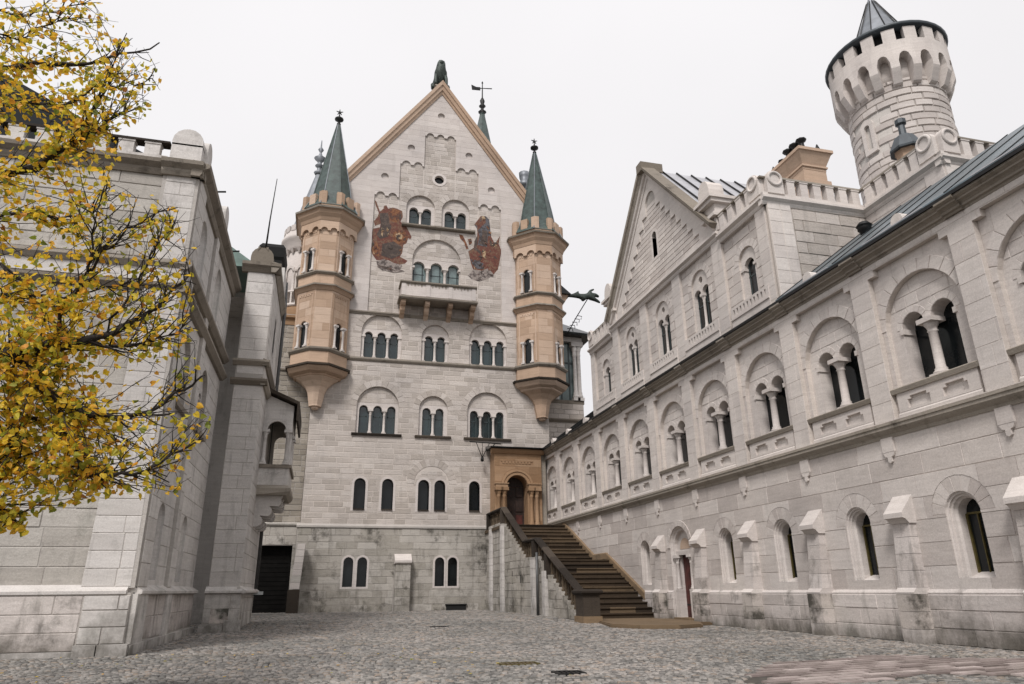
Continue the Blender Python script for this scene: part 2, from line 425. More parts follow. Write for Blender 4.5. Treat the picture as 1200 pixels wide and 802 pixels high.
# ------------------------------------------------------------------ repeated pieces
def column(parent, fr, x, y, z0, z1, d=.15, mat=MWS, name='column'):
    def f(mb):
        h = z1-z0; r = d/2
        mb.box(-r*1.7, r*1.7, -r*1.7, r*1.7, 0, .05*h)
        mb.lathe([(r*1.6, .05*h), (r*1.65, .08*h), (r*1.2, .11*h), (r*1.3, .13*h), (r, .16*h), (r*.92, .76*h), (r*1.15, .78*h), (r*.95, .80*h), (r*1.1, .84*h), (r*1.75, .92*h)], n=10)
        mb.box(-r*1.95, r*1.95, -r*1.95, r*1.95, .92*h, h)
    return part(name, cached(('col', round(z1-z0, 3), d, mat.name), f, name, mat), mat, parent, fr, (x, y, z0))
def arcade_window(th, fr, cx, z0, zs_big, R, cs, w, zl, top, y=0., rec=.12, deep=.24, plate=MWS, glass=MGL, cold=.14, ring=None, ringmat=MRU, sill=True, sidecols=False, bars=True, trac=None, sillz=None, nv=9, tymp=None):
    """big round arch with a tympanum plate pierced by lights on columns. Returns (hole loop, stone exclusion loop)"""
    n = 14
    big = arch(cx, z0, 2*R, zs_big+R, n)
    hs = zl-z0
    plate_mb = MB(); lh = [lights([cx+c for c in cs], w, z0+.001, zl)]
    if trac: lh += [[(cx+trac[2]*math.cos(a*math.pi/5), trac[0]+trac[2]*math.sin(a*math.pi/5)) for a in range(10)]]
    out = arch(cx, z0-.002, 2*R+.02, zs_big+R+.01, n)
    plate_mb.sheet(out, [[(x, z) for x, z in h] for h in lh], y+rec, deep)
    win = part('window', plate_mb, plate, th, fr)
    # tiny reveals of the plate arch are the wall's own
    g = MB(); g.add([(cx-R, y+rec+deep*.9, z0), (cx+R, y+rec+deep*.9, z0), (cx+R, y+rec+deep*.9, zs_big+R), (cx-R, y+rec+deep*.9, zs_big+R)], [(0, 1, 2, 3)])
    part('pane', g, glass, win, fr)
    if tymp:
        zt_ = zl+w/2+.13; k_ = 0
        ashlar(th, win, fr, rect(cx-R, cx+R, zt_-.001, zs_big+R), [], .25, (.3, .6), y+rec, .006, .018, tymp, jit=.006, bev=.006, seed=int(cx*31+z0*7) % 97, name='tympanum_stone', disc=(cx, zs_big, R-.01))
    cs2 = sorted(cs)
    xs = [(cs2[i]+cs2[i+1])/2 for i in range(len(cs2)-1)]
    if sidecols: xs = [cs2[0]-w/2-.07]+xs+[cs2[-1]+w/2+.07]
    for x in xs: column(win, fr, cx+x, y+rec+.06, z0, zl+.01, cold)
    if bars:
        f = MB()
        for c in cs2:
            f.box(cx+c-w/2, cx+c+w/2, y+rec+deep*.82, y+rec+deep*.82+.03, z0+(zl-z0)*.72, z0+(zl-z0)*.72+.035)
            f.box(cx+c-w*.44, cx+c-w*.34, y+rec+deep*.82, y+rec+deep*.82+.03, z0, zl+w*.3)
            f.box(cx+c+w*.30, cx+c+w*.40, y+rec+deep*.82, y+rec+deep*.82+.03, z0, zl+w*.3)
        part('window_frame', f, MFR, win, fr)
    if sill:
        s_ = MB(); s_.extr([(y+rec, z0-.12), (y-.10, z0-.12), (y-.12, z0-.03), (y-.06, z0+.005), (y+rec, z0+.005)], cx-R-.18, cx+R+.18)
        part('sill', s_, MDK if sill == 'dark' else MCO, win, fr)
    if ring:
        voussoirs(th, win, fr, cx, zs_big, R, R+ring, nv, y, .018, mat=ringmat)
        return big, [big, halfdisc(cx, zs_big, R+ring)], win
    return big, [big], win
def small_window(th, fr, cx, z0, w, top, y=0., deep=.25, glass=MGB, band=.1, bandmat=MWS, frame=None, splay=None, sill=True, mullion=True, ring=None, ringmat=MW, name='window', nv=9):
    h = w/2; L0 = arch(cx, z0, w, top, 10)
    mb = MB()
    if splay:        # moulded architrave stepping inwards: list of (extra half width, depth)
        loops = []
        for e, d in splay: loops.append([(x, y+d, z) for x, z in arch(cx, z0, w+2*e, top+e, 10)])
        mb.loft(loops)
        hole = arch(cx, z0, w+2*splay[0][0], top+splay[0][0], 10)
        yb = y+splay[-1][1]
    else:
        if band:
            o = arch(cx, z0-band*.9, w+2*band, top+band, 10)
            mb.sheet(o, [L0], y-.02, deep, .02)
            hole = L0
        else: hole = L0
        yb = y
    mb.loft([[(x, yb, z) for x, z in L0], [(x, y+deep, z) for x, z in L0]])
    win = part(name, mb, bandmat, th, fr)
    g = MB(); g.add([(cx-h-.02, y+deep*.95, z0-.02), (cx+h+.02, y+deep*.95, z0-.02), (cx+h+.02, y+deep*.95, top+.02), (cx-h-.02, y+deep*.95, top+.02)], [(0, 1, 2, 3)])
    part('pane', g, glass, win, fr)
    if frame:
        f = MB(); yf = y+deep*.95-.04; t = .035
        f.box(cx-h, cx-h+t, yf, yf+.05, z0, top-h); f.box(cx+h-t, cx+h, yf, yf+.05, z0, top-h)
        f.box(cx-h+t, cx+h-t, yf+.004, yf+.05, z0, z0+t); f.box(cx-h+t, cx+h-t, yf+.004, yf+.05, top-h-t/2, top-h+t/2)
        if mullion: f.box(cx-h*.1-.0, cx-h*.1+t*.6, yf+.008, yf+.05, z0+t, top-h-t/2)
        part('window_frame', f, frame, win, fr)
    if sill:
        s_ = MB(); s_.extr([(y+deep*.93, z0-.05), (y-.004, z0-.10), (y-.004, z0-.06), (y+deep*.93, z0+.10)], cx-h-.004, cx+h+.004)
        part('sill', s_, bandmat, win, fr)
    e = (splay[0][0] if splay else band)
    ex = arch(cx, z0-(.0 if splay else band*.9), w+2*e, top+e, 10)
    if ring:
        voussoirs(th, win, fr, cx, top-h, h+e, h+e+ring, nv, y, .006, .008, mat=ringmat)
        return hole, [ex, halfdisc(cx, top-h, h+e+ring)], win
    return hole, [ex], win
def merlons(parent, fr, x0, x1, y, z0, z1, pitch, w, t=.18, mat=MWS, name='merlon'):
    n = max(1, int(round((x1-x0)/pitch))); p = (x1-x0)/n
    for i in range(n):
        c = x0+(i+.5)*p
        me = cached(('mer', w, t, round(z1-z0, 3), mat.name), lambda mb: (mb.box(-w/2, w/2, 0, t, 0, z1-z0-.04), mb.box(-w/2-.015, w/2+.015, -.015, t+.015, z1-z0-.04, z1-z0)), name, mat)
        part(name, me, mat, parent, fr, (c, y, z0))

# ================================================================== ground
def gz(x, y):
    return 0.0 if y < 19 else (0.02*(y-19) if y < 24 else 0.10)
gmb = MB()
xs = [-150, -60, -30, -14, 14, 30, 60, 150]; ys = [-120, -40, -10, 5, 12, 19, 24, 36, 60, 150, 400]
for j in range(len(ys)-1):
    for i in range(len(xs)-1):
        gmb.add([(xs[i], ys[j], gz(0, ys[j])), (xs[i+1], ys[j], gz(0, ys[j])), (xs[i+1], ys[j+1], gz(0, ys[j+1])), (xs[i], ys[j+1], gz(0, ys[j+1]))], [(0, 1, 2, 3)])
m, n, p, o = nodes_of('joint_sand')
n.links.new(ramp(n, noise(n, 14, 5), [(.3, (.035, .032, .027)), (.7, (.09, .078, .065))]), p.inputs['Base Color']); p.inputs['Roughness'].default_value = .95
ground = part('ground', gmb, m); tag(ground, kind='structure', label='courtyard ground bedded in dark sand between the setts', cat=None)
m, n, p, o = nodes_of('granite_sett')
base = ramp(n, rnd_value(n), [(0, (.10, .096, .09)), (.25, (.17, .162, .152)), (.5, (.24, .227, .212)), (.8, (.33, .31, .29)), (1, (.26, .205, .16))])
base = mixc(n, 'MULTIPLY', 1, base, ramp(n, noise(n, .35, 5, .6), [(.32, (.70, .72, .72)), (.66, (1.16, 1.13, 1.12))]))
base = mixc(n, 'MULTIPLY', 1, base, ramp(n, noise(n, 2.2, 5, .7), [(.3, (.78, .8, .8)), (.7, (1.12, 1.1, 1.08))]))
base = mixc(n, 'MULTIPLY', 1, base, ramp(n, noise(n, 55, 4), [(.3, (.75, .75, .75)), (.7, (1.15, 1.15, 1.15))]))
base = mixc(n, 'MIX', ramp(n, noise(n, .5, 6, .7, stretch=(.7, 1, 1)), [(.58, (0, 0, 0)), (.72, (.5, .5, .5))]), base, (.10, .09, .055))
n.links.new(base, p.inputs['Base Color']); p.inputs['Roughness'].default_value = .62
MSE = m
def patch_has(x, y):      # the brick-paved patch keeps the setts out
    return inpoly(x, y, PATCH)
PATCH = [(4.55, 7.55), (6.2, 9.35), (8.3, 9.75), (9.6, 8.7), (9.9, 7.3), (7.75, 6.95), (7.0, 7.55), (6.3, 7.2), (5.0, 7.1)]
DRAINS = [(2.55, 3.10, 10.25, 10.55), (2.93, 3.30, 8.95, 9.25), (3.1, 3.6, 20.6, 20.95)]
rg = random.Random(5)
setts = []; y = 5.0
while y < 35.4:
    s_ = .082 if y < 13 else (.10 if y < 22 else .13)
    x = -9.0 if y < 14.3 else -3.6
    x -= rg.random()*s_
    while x < 11.2:
        w_ = s_*(.85+.4*rg.random()); cx = x+w_/2; x += w_
        yy = y+.26*abs(math.sin(cx*math.pi/1.7))+.02*(rg.random()-.5)
        if patch_has(cx, yy) or any(a-.03 < cx < b+.03 and c-.04 < yy < d+.04 for a, b, c, d in DRAINS): continue
        v = view((cx, yy, 0))
        if v[0] < -260 or v[0] > 1420 or v[1] > 1000: continue
        setts.append((cx, yy, w_*.41, s_*.41, v[2]))
    y += s_*1.02
setts.sort(key=lambda t: t[4] + (0 if -5 < view((t[0], t[1], 0))[0] < 1205 and view((t[0], t[1], 0))[1] < 806 else 1e3))
sett_me = []; SS = .84
for k in range(14):
    mb = MB(); a = .046; q = rg.random
    bl = [(-a, -a, -.03), (a, -a, -.03), (a, a, -.03), (-a, a, -.03)]
    t1 = [(-a*(.86+.12*q()), -a*(.86+.12*q()), .012), (a*(.86+.12*q()), -a*(.86+.12*q()), .012), (a*(.86+.12*q()), a*(.86+.12*q()), .012), (-a*(.86+.12*q()), a*(.86+.12*q()), .012)]
    t2 = [(u*.72, v*.72, .021+.006*q()) for u, v, w_ in t1]
    mb.loft([bl, t1, t2], True, False, False, True, r=k/14); sett_me.append(mb.mesh('sett', MSE))
for (cx, yy, hx, hy, d) in setts[:290]:
    part('sett', rg.choice(sett_me), MSE, ground, ID, (cx, yy, gz(cx, yy)+.006*rg.random()-.004), rg.uniform(-9, 9)).scale = (.84, .84, 1)
rest = setts[290:]; N = len(rest)
A = np.array([(a, b, c, d) for a, b, c, d, e in rest]); rs = np.random.RandomState(3)
zg = np.where(A[:, 1] < 19, 0, np.where(A[:, 1] < 24, .02*(A[:, 1]-19), .10))+.008*rs.rand(N)
sx = np.array([-1, 1, 1, -1]); sy = np.array([-1, -1, 1, 1]); ang = rs.uniform(-.16, .16, N)
V = np.zeros((N, 12, 3))
for k, (sc_, zz) in enumerate(((1.05, -.03), (.97, .008), (.78, .017))):
    jx = 1+(rs.rand(N, 4)-.5)*.22; jy = 1+(rs.rand(N, 4)-.5)*.22
    lx = sx*A[:, 2:3]*sc_*jx; ly = sy*A[:, 3:4]*sc_*jy
    V[:, 4*k:4*k+4, 0] = A[:, 0:1]+lx*np.cos(ang)[:, None]-ly*np.sin(ang)[:, None]
    V[:, 4*k:4*k+4, 1] = A[:, 1:2]+lx*np.sin(ang)[:, None]+ly*np.cos(ang)[:, None]
    V[:, 4*k:4*k+4, 2] = zg[:, None]+zz+(rs.rand(N, 4)*.006 if k == 2 else 0)
F0 = [[k*4+i, k*4+(i+1) % 4, (k+1)*4+(i+1) % 4, (k+1)*4+i] for k in range(2) for i in range(4)]+[[8, 9, 10, 11]]
F = (np.array(F0)[None]+12*np.arange(N)[:, None, None]).reshape(-1)
me = bpy.data.meshes.new('setts'); nf = N*9
me.vertices.add(N*12); me.vertices.foreach_set('co', V.reshape(-1)); me.loops.add(nf*4); me.loops.foreach_set('vertex_index', F.astype(np.int32))
me.polygons.add(nf); me.polygons.foreach_set('loop_start', np.arange(nf, dtype=np.int32)*4)
try: me.polygons.foreach_set('loop_total', np.full(nf, 4, dtype=np.int32))
except Exception: pass
at = me.attributes.new('rnd', 'FLOAT', 'FACE'); at.data.foreach_set('value', np.repeat(rs.rand(N), 9).astype(np.float32))
me.materials.append(MSE); me.update(calc_edges=True); me.validate()
stuff(part('setts', me, MSE, ground))
# brick-paved patch
m, n, p, o = nodes_of('paving_brick')
base = ramp(n, rnd_value(n), [(0, (.17, .14, .13)), (.5, (.28, .24, .225)), (1, (.44, .39, .37))])
base = mixc(n, 'MULTIPLY', 1, base, ramp(n, noise(n, 3, 5, .7), [(.3, (.6, .58, .55)), (.7, (1.15, 1.1, 1.1))]))
n.links.new(base, p.inputs['Base Color']); p.inputs['Roughness'].default_value = .7; MPB = m
pm = MB(); pm.add([(x, y, .005) for x, y in PATCH], [tuple(range(len(PATCH)))])
patch = part('brick_paving', pm, MATS['joint_sand']); tag(patch, kind='structure')
CX, CY, AN = 7.2, 8.4, R_(8); bl_, bw_ = .50, .19
brm = cached('brick', lambda mb: (mb.loft([[(-.22, -.066, 0), (.22, -.066, 0), (.22, .066, 0), (-.22, .066, 0)], [(-.217, -.062, .022), (.217, -.062, .022), (.217, .062, .022), (-.217, .062, .022)]], True, False, False, True)), 'brick', MPB)
cnt = 0
for j in range(-12, 13):
    for i in range(-9, 10):
        x_ = (i+.5*(j % 2))*bl_; y_ = j*bw_
        wx = CX+x_*math.cos(AN)-y_*math.sin(AN); wy = CY+x_*math.sin(AN)+y_*math.cos(AN)
        if not all(patch_has(wx+a*math.cos(AN), wy+a*math.sin(AN)) for a in (-.15, .15)): continue
        part('brick', brm, MPB, patch, ID, (wx, wy, .004+rg.random()*.005), math.degrees(AN)+rg.uniform(-1, 1)); cnt += 1
for i, (a, b, c, d) in enumerate(DRAINS):
    mb = MB(); mb.box(a, b, c, c+.03, gz(0, c)-.03, gz(0, c)+.03); mb.box(a, b, d-.03, d, gz(0, c)-.03, gz(0, c)+.03); mb.box(a, a+.03, c+.03, d-.03, gz(0, c)-.03, gz(0, c)+.03); mb.box(b-.03, b, c+.03, d-.03, gz(0, c)-.03, gz(0, c)+.03)
    t = thing('drain_grate', a, c, gz(0, c), ['long rusty iron drain grate in the setts near the front', 'small black iron drain grate in front of the long rusty one', 'far iron drain cover in the setts towards the gabled palace'][i], 'drain grate', 'drain grates in the courtyard')
    fm = part('grate_frame', mb, MIR if i else MBR, t); mb = MB(); k = a+.05
    while k < b-.05: mb.box(k, k+.025, c+.03, d-.03, gz(0, c)-.01, gz(0, c)+.024); k += .06
    part('grate_bar', mb, MIR if i else MBA, t)

# ================================================================== arcaded hall (right)
RX = 10.84
RF = Fr(RX, 0, -90)        # local x = -Y, y = into the wall (+X)
hall = thing('arcaded_hall', RX, 18, 0, 'long white limestone hall on the right with arched double windows and a stepped gable wing', 'building')
C = [10.17+2.594*k for k in range(-2, 10)]      # bay centres (world Y)
BAY = {k: 10.17+2.594*k for k in range(-2, 10)}
# --- lower storey
holes = []; ex = []
lowwall = MB()
for k in (-2, -1, 0, 1, 2, 3, 5):
    cx = -(BAY[k]-.05)
    h, e, w_ = small_window(hall, RF, cx, 1.12, .50, 2.46, 0, .36, MGB, band=0, bandmat=MWS, frame=MBR, splay=[(.11, 0), (.10, .03), (.075, .035), (.07, .075), (.035, .08), (.03, .12), (0, .16)], ring=.29, ringmat=MW, nv=9)
    holes.append(h); ex += e
dcx = -20.56
door_hole = arch(dcx, .1, 1.28, 2.84, 12); holes.append(door_hole); ex += [door_hole, halfdisc(dcx, 2.20, .64+.18)]
wo_ = rect(-34.55, -1.5, -.3, 3.80)
lowwall.sheet(wo_, holes, 0, .22)
lw = part('wall', lowwall, MMO, hall, RF)
ashlar(hall, lw, RF, rect(-34.55, -1.5, .93, 3.80), ex, .41, (.75, 1.35), 0, .010, .010, MW, seed=11, z0=.93)
pm = MB(); pm.extr([(0, -.3), (-.07, -.3), (-.07, .86), (-.075, .88), (-.0, .95)], -19.66, -1.5); pm.extr([(0, -.3), (-.07, -.3), (-.07, .86), (-.075, .88), (-.0, .95)], -34.5, -21.16)
pl_ = part('plinth', pm, MLOW, hall, RF)
ashlar(hall, pl_, RF, rect(-19.66, -1.5, 0.02, .85), [], .28, (.8, 1.3), -.07, .012, .010, MLOW, seed=12, heights=[.27, .30, .28])
ashlar(hall, pl_, RF, rect(-24.5, -21.16, 0.1, .85), [], .28, (.8, 1.3), -.07, .012, .010, MLOW, seed=13, heights=[.27, .30, .28])
# string course
mb = MB(); mb.extr([(.1, 3.78), (-.03, 3.78), (-.05, 3.84), (-.12, 3.90), (-.15, 3.93), (-.15, 3.99), (-.17, 4.0), (-.17, 4.05), (-.02, 4.09), (.1, 4.09)], -34.5, -1.5)
part('string_course', mb, MCO, hall, RF)
# buttresses, corbels under the string course
BUT = [8.81, 11.40, 13.99, 16.59, 19.18, 21.78]
for i, by in enumerate(BUT):
    bx = -by; mb = MB()
    def slab(x0, x1, y0, z0, z1, r): mb.bbox(x0, x1, y0, 0, z0, z1, .012, r)
    b = part('buttress', (lambda q: (q.extr([(0, 2.12), (-.18, 2.12), (-.25, 2.20), (-.31, 2.22), (-.31, 2.31), (0, 2.66)], bx-.235, bx+.235), q)[1])(MB()), MWS, hall, RF)
    zs_ = [-.05, .26, .56, .86]
    for q in range(3):
        mm = MB(); mm.box(bx-.225, bx+.225, -.37+.001*q, 0, zs_[q]+.003, zs_[q+1]-.003, random.random()); part('stone', mm, MBS if q else MLOW, b, RF)
    mm = MB(); mm.extr([(0, .86), (-.37, .86), (-.375, .89), (-.29, .97), (0, .97)], bx-.225, bx+.225); part('offset', mm, MWS, b, RF)
    z_ = .97
    while z_ < 2.1:
        zt = min(z_+.30, 2.15); mm = MB(); mm.loft([[(bx-.205, 0, zz), (bx-.205, -.28+.10*(zz-.97), zz), (bx+.205, -.28+.10*(zz-.97), zz), (bx+.205, 0, zz)] for zz in (z_+.003, zt-.003)], True, False, True, True, random.random()); part('stone', mm, MLOW if z_ > .8 else MBS, b, RF); z_ = zt
corb = lambda mb: (mb.box(-.15, .15, -.05, 0, .22, .5), mb.prism([(-.15, .22), (-.11, .14), (-.05, .12), (-.05, .03), (0, 0), (.05, .03), (.05, .12), (.11, .14), (.15, .22)], 0, -.045))
for k in range(-2, 9):
    part('corbel', cached('corb', corb, 'corbel', MWS), MWS, hall, RF, (-(BAY[k]+1.30), -.012, 3.29))
# door
dr = part('portal', (lambda q: (q.loft([[(x, y, z) for x, z in arch(dcx, .1, 1.28+2*e, 2.84+e, 12)] for e, y in ((.0, 0), (-.04, .03), (-.06, .06), (-.12, .08), (-.14, .20))]), q)[1])(MB()), MWS, hall, RF)
voussoirs(hall, dr, RF, dcx, 2.20, .64, .82, 11, 0, .03, .008, mat=MW)
mb = MB(); mb.sheet(arch(dcx, .1, 1.04, 2.73, 12), [rect(dcx-.36, dcx+.36, .101, 1.98)], .18, .1); 
part('tympanum', mb, MWS, dr, RF)
mb = MB(); mb.add(*sheet_geo(halfdisc(dcx, 2.16, .33), [], .17)); part('relief', mb, MTA, dr, RF)
mb = MB(); mb.box(dcx-.5, dcx+.5, .10, .175, 1.98, 2.10); part('lintel', mb, MWS, dr, RF)
for s_ in (-1, 1): column(dr, RF, dcx+s_*.44, .10, .92, 1.98, .11)
for s_ in (-1, 1):
    mb = MB(); mb.box(dcx+s_*.44-.09, dcx+s_*.44+.09, .01, .175, .1, .92); part('pedestal', mb, MWS, dr, RF)
mb = MB(); mb.box(dcx-.36, dcx+.36, .27, .33, .16, 1.98)
dd = part('door', mb, MDO, dr, RF)
for i in range(4):
    mb = MB(); mb.box(dcx-.36+i*.18+.006, dcx-.36+(i+1)*.18-.006, .255, .27, .17, 1.97); part('door_board', mb, MDO, dd, RF)
mb = MB(); mb.box(dcx-.34, dcx+.2, .245, .255, .5, .54); part('hinge', mb, MIR, dd, RF)
mb = MB(); mb.box(dcx-.48, dcx+.48, -.16, .35, -.05, .16); part('doorstep', mb, MSL, dr, RF)
# --- arcade storey
f0h = []; f0ex = []
for k in range(-2, 10):
    c = -BAY[k]
    f0h.append([(c-1.03, 4.12), (c+1.03, 4.12), (c+1.03, 7.14), (c+.84, 7.14), (c+.84, 7.28), (c-.84, 7.28), (c-.84, 7.14), (c-1.03, 7.14)])
    f0ex += [rect(c-1.03, c+1.03, 4.12, 7.14), rect(c-.84, c+.84, 7.0, 7.28)]
mb = MB(); mb.sheet(rect(-34.55, -3.5, 4.08, 7.50), f0h, 0, .125)
uw = part('upper_wall', mb, MMO, hall, RF)
ashlar(hall, uw, RF, rect(-34.55, -3.5, 4.10, 7.50), f0ex, .40, (.56, .9), 0, .005, .008, MWS, jit=.002, bev=.004, seed=21)
bigs = []; f1ex = []
for k in range(-2, 10):
    c = -BAY[k]
    big, e, win = arcade_window(hall, RF, c, 4.72, 5.93, .92, (-.355, .355), .54, 5.88, 6.14, y=.12, rec=.11, deep=.34, plate=MWS, glass=MGB, cold=.18, ring=.26, ringmat=MWS, sill=True, bars=False, nv=11, tymp=MWS)
    bigs.append(big); f1ex += e
    ashlar(hall, win, RF, rect(c-.9, c+.9, 5.2, 6.84), [lights([c-.35, c+.35], .62, 4, 5.9)[:0] or rect(c-.66, c+.66, 4.0, 5.93), halfdisc(c-.35, 5.9, .36), halfdisc(c+.35, 5.9, .36)] , .30, (.4, .6), .32, .004, .008, MWS, jit=.002, bev=.003, seed=30+k, name='tympanum_stone') if False else None
    for j, cc in enumerate((-.355, .355)): voussoirs(hall, win, RF, c+cc, 5.88, .27, .41, 7, .23, .006, .006, mat=MWS, name='light_voussoir')
    for s_ in (-1, 1):
        mb = MB(); mb.box(c+s_*.635-.04, c+s_*.635+.04, .20, .5, 5.77, 5.88); part('impost', mb, MWS, win, RF)
    # blind panel below the sill
    mb = MB(); hs = [[(c+q-.27, 4.27), (c+q+.27, 4.27), (c+q+.27, 4.44), (c+q+.20, 4.44), (c+q+.20, 4.50), (c+q-.20, 4.50), (c+q-.20, 4.44), (c+q-.27, 4.44)] for q in (-.42, .42)]
    mb.sheet(rect(c-.93, c+.93, 4.22, 4.60), hs, .05, .065, .07); mb.extr([(.12, 4.12), (.03, 4.12), (.03, 4.18), (.06, 4.22), (.12, 4.22)], c-.95, c+.95)
    part('sill_panel', mb, MWS, win, RF)
mb = MB()
for k in range(-2, 10):
    c = -BAY[k]; mb.sheet(rect(c-1.04, c+1.04, 4.11, 7.29), [bigs[k+2]], .12, .21)
f1 = part('bay_panel', mb, MMO, hall, RF)
for k in range(-2, 10):
    c = -BAY[k]; ashlar(hall, f1, RF, rect(c-1.03, c+1.03, 4.12, 7.28), f1ex[2*(k+2):2*(k+2)+2], .34, (.5, .8), .12, .004, .008, MWS, jit=.002, bev=.004, seed=50+k)
# dark stepped-corner shadows come from the recess; cornice with ressaults
prof = [(.15, 7.42), (-.02, 7.42), (-.03, 7.46), (-.07, 7.475), (-.07, 7.52), (-.10, 7.55), (-.15, 7.575), (-.15, 7.61), (-.18, 7.63), (-.21, 7.65), (-.21, 7.69), (.15, 7.74)]
mb = MB(); mb.extr(prof, -34.5, -3.5); part('cornice', mb, MCO, hall, RF)
for k in range(-1, 10):
    mb = MB(); mb.extr([(y_-.045, z_) for y_, z_ in prof], -(BAY[k]-1.30)-.2, -(BAY[k]-1.30)+.2); part('cornice_break', mb, MCO, hall, RF)
# near low roof: standing-seam metal
def roofplane(parent, name, mat, x0, x1, fx, seams, w=.03, h=.05):
    """fx(t) -> (y,z) from eave t=0 to ridge t=1 in frame coordinates"""
    (ya, za), (yb, zb) = fx(0), fx(1)
    mb = MB(); mb.loft([[(x0, ya, za), (x0, yb, zb), (x0, yb, zb-.08), (x0, ya, za-.08)], [(x1, ya, za), (x1, yb, zb), (x1, yb, zb-.08), (x1, ya, za-.08)]], True, False, True, True)
    r = part(name, mb, mat, parent, RF); n_ = int((x1-x0)/seams)
    for i in range(n_+1):
        x = x0+.1+i*seams
        if x > x1: break
        s_ = MB(); s_.loft([[(x-w/2, ya, za+.001), (x+w/2, ya, za+.001), (x+w/2, ya, za+h), (x-w/2, ya, za+h)], [(x-w/2, yb, zb+.001), (x+w/2, yb, zb+.001), (x+w/2, yb, zb+h), (x-w/2, yb, zb+h)]], True, False, True, True)
        part('seam', s_, MIR, r, RF)
    return r
roofplane(hall, 'roof', MMB, -14.02, -3.4, lambda t: (-.20+t*3.38, 7.82+t*2.55), 1.02, .05, .022)
mb = MB(); mb.extr([(-.25, 7.69), (-.10, 7.69), (-.10, 7.78), (-.25, 7.76)], -34.5, -3.4); part('gutter', mb, MIR, hall, RF)
mb = MB(); mb.extr([(3.18, 10.36), (3.18, 8), (7, 8), (7, 8.2)], -14.0, -3.4); part('rear_roof', mb, MMB, hall, RF)
for q in range(4):
    mb = MB(); mb.box(-13.6+q*2.7, -12.0+q*2.7, -.262, -.245, 7.775, 7.80); part('snow_rail', mb, MME, hall, RF)
# low dark roof at the far end
roofplane(hall, 'roof', MGB, -34.6, -27.15, lambda t: (-.18+t*3.2, 7.80+t*2.35), .9)
# stone knobs standing on the cornice
for yk in (12.8, 10.0, 27.9, 30.2, 32.4):
    mb = MB(); mb.loft([[(x, y, z) for x, z in arch(0, 0, .30, .30, 6)] for y in (-.1, .12)], True, False, True, True)
    part('antefix', mb, MWS, hall, RF, (-yk, -.08, 7.74))
# --- wing: top storey and gable
PIL = [14.42, 16.66, 19.26, 21.85, 24.44, 26.98]
wh = []; wex = []
for i, k in enumerate((2, 3, 4, 5, 6)):
    c = -BAY[k]
    if k in (2, 6):
        big, e, win = arcade_window(hall, RF, c, 8.50, 9.62, .40, (0,), .48, 9.45, 9.7, y=.1, rec=.05, deep=.13, plate=MWS, glass=MGB, cold=.10, ring=.22, ringmat=MWS, sidecols=True, bars=True, nv=9)
    else:
        big, e, win = arcade_window(hall, RF, c, 8.50, 9.98, .50, (-.25, .25), .42, 9.70, 9.9, y=.1, rec=.05, deep=.13, plate=MWS, glass=MGB, cold=.09, ring=.22, ringmat=MWS, bars=True, trac=(10.17, 0, .12), nv=9)
    wh.append(big); wex += e
    sw = 1.02 if k not in (2,) else .9
    mb = MB(); hs = []
    x = c-.78
    while x < c+.8:
        hs.append(rect(x, x+.075, 8.22, 8.40)); x += .165
    mb.sheet(rect(c-sw, c+sw, 7.75, 8.47), hs, -.03, .08, .13); mb.extr([(-.03, 8.08), (-.06, 8.10), (-.06, 8.14), (-.03, 8.16)], c-sw, c+sw); part('sill_balustrade', mb, MWS, win, RF)
mb = MB(); mb.sheet(rect(-27.1, -14.2, 7.7, 10.98), wh, .10, .12)
ww = part('wing_wall', mb, MMO, hall, RF)
for i in range(5):
    a, b = PIL[i]+.26, PIL[i+1]-.26
    ashlar(hall, ww, RF, rect(-b, -a, 8.0, 10.9), wex, .29, (.5, .85), .10, .014, .014, MRU if False else MW, seed=70+i)
for i, py in enumerate(PIL):
    hw = .27 if 0 < i < 5 else .22
    mb = MB(); mb.box(-py-hw, -py+hw, 0, .11, 7.7, 10.96); q = part('pilaster', mb, MMO, hall, RF)
    ashlar(hall, q, RF, rect(-py-hw, -py+hw, 8.0, 10.96), [], .36, (.6, .7), 0, .004, .007, MWS, jit=.001, bev=.003, seed=90+i)
# cornice of wing
cpr = [(.12, 10.84), (-.02, 10.84), (-.05, 10.90), (-.05, 10.94), (-.14, 10.99), (-.14, 11.05), (.12, 11.10)]
mb = MB(); mb.extr(cpr, -24.75, -16.38); part('cornice', mb, MWS, hall, RF)
cps = [(.12, 10.66), (-.02, 10.66), (-.05, 10.72), (-.05, 10.76), (-.15, 10.82), (-.15, 10.88), (.12, 10.92)]
for a, b in ((-27.2, -24.76), (-16.37, -14.1)):
    mb = MB(); mb.extr(cps, a, b); part('cornice', mb, MWS, hall, RF)
    pb = MB(); pb.box(a, b, -.04, .16, 10.92, 11.04); pp = part('parapet', pb, MWS, hall, RF)
    merlons(pp, RF, a, b-(.5 if a < -20 and False else 0), -.04, 11.04, 11.50, .42, .24)
    mb = MB(); mb.box(a, b, -.06, .18, 11.50, 11.55); part('parapet_coping', mb, MCO, hall, RF)
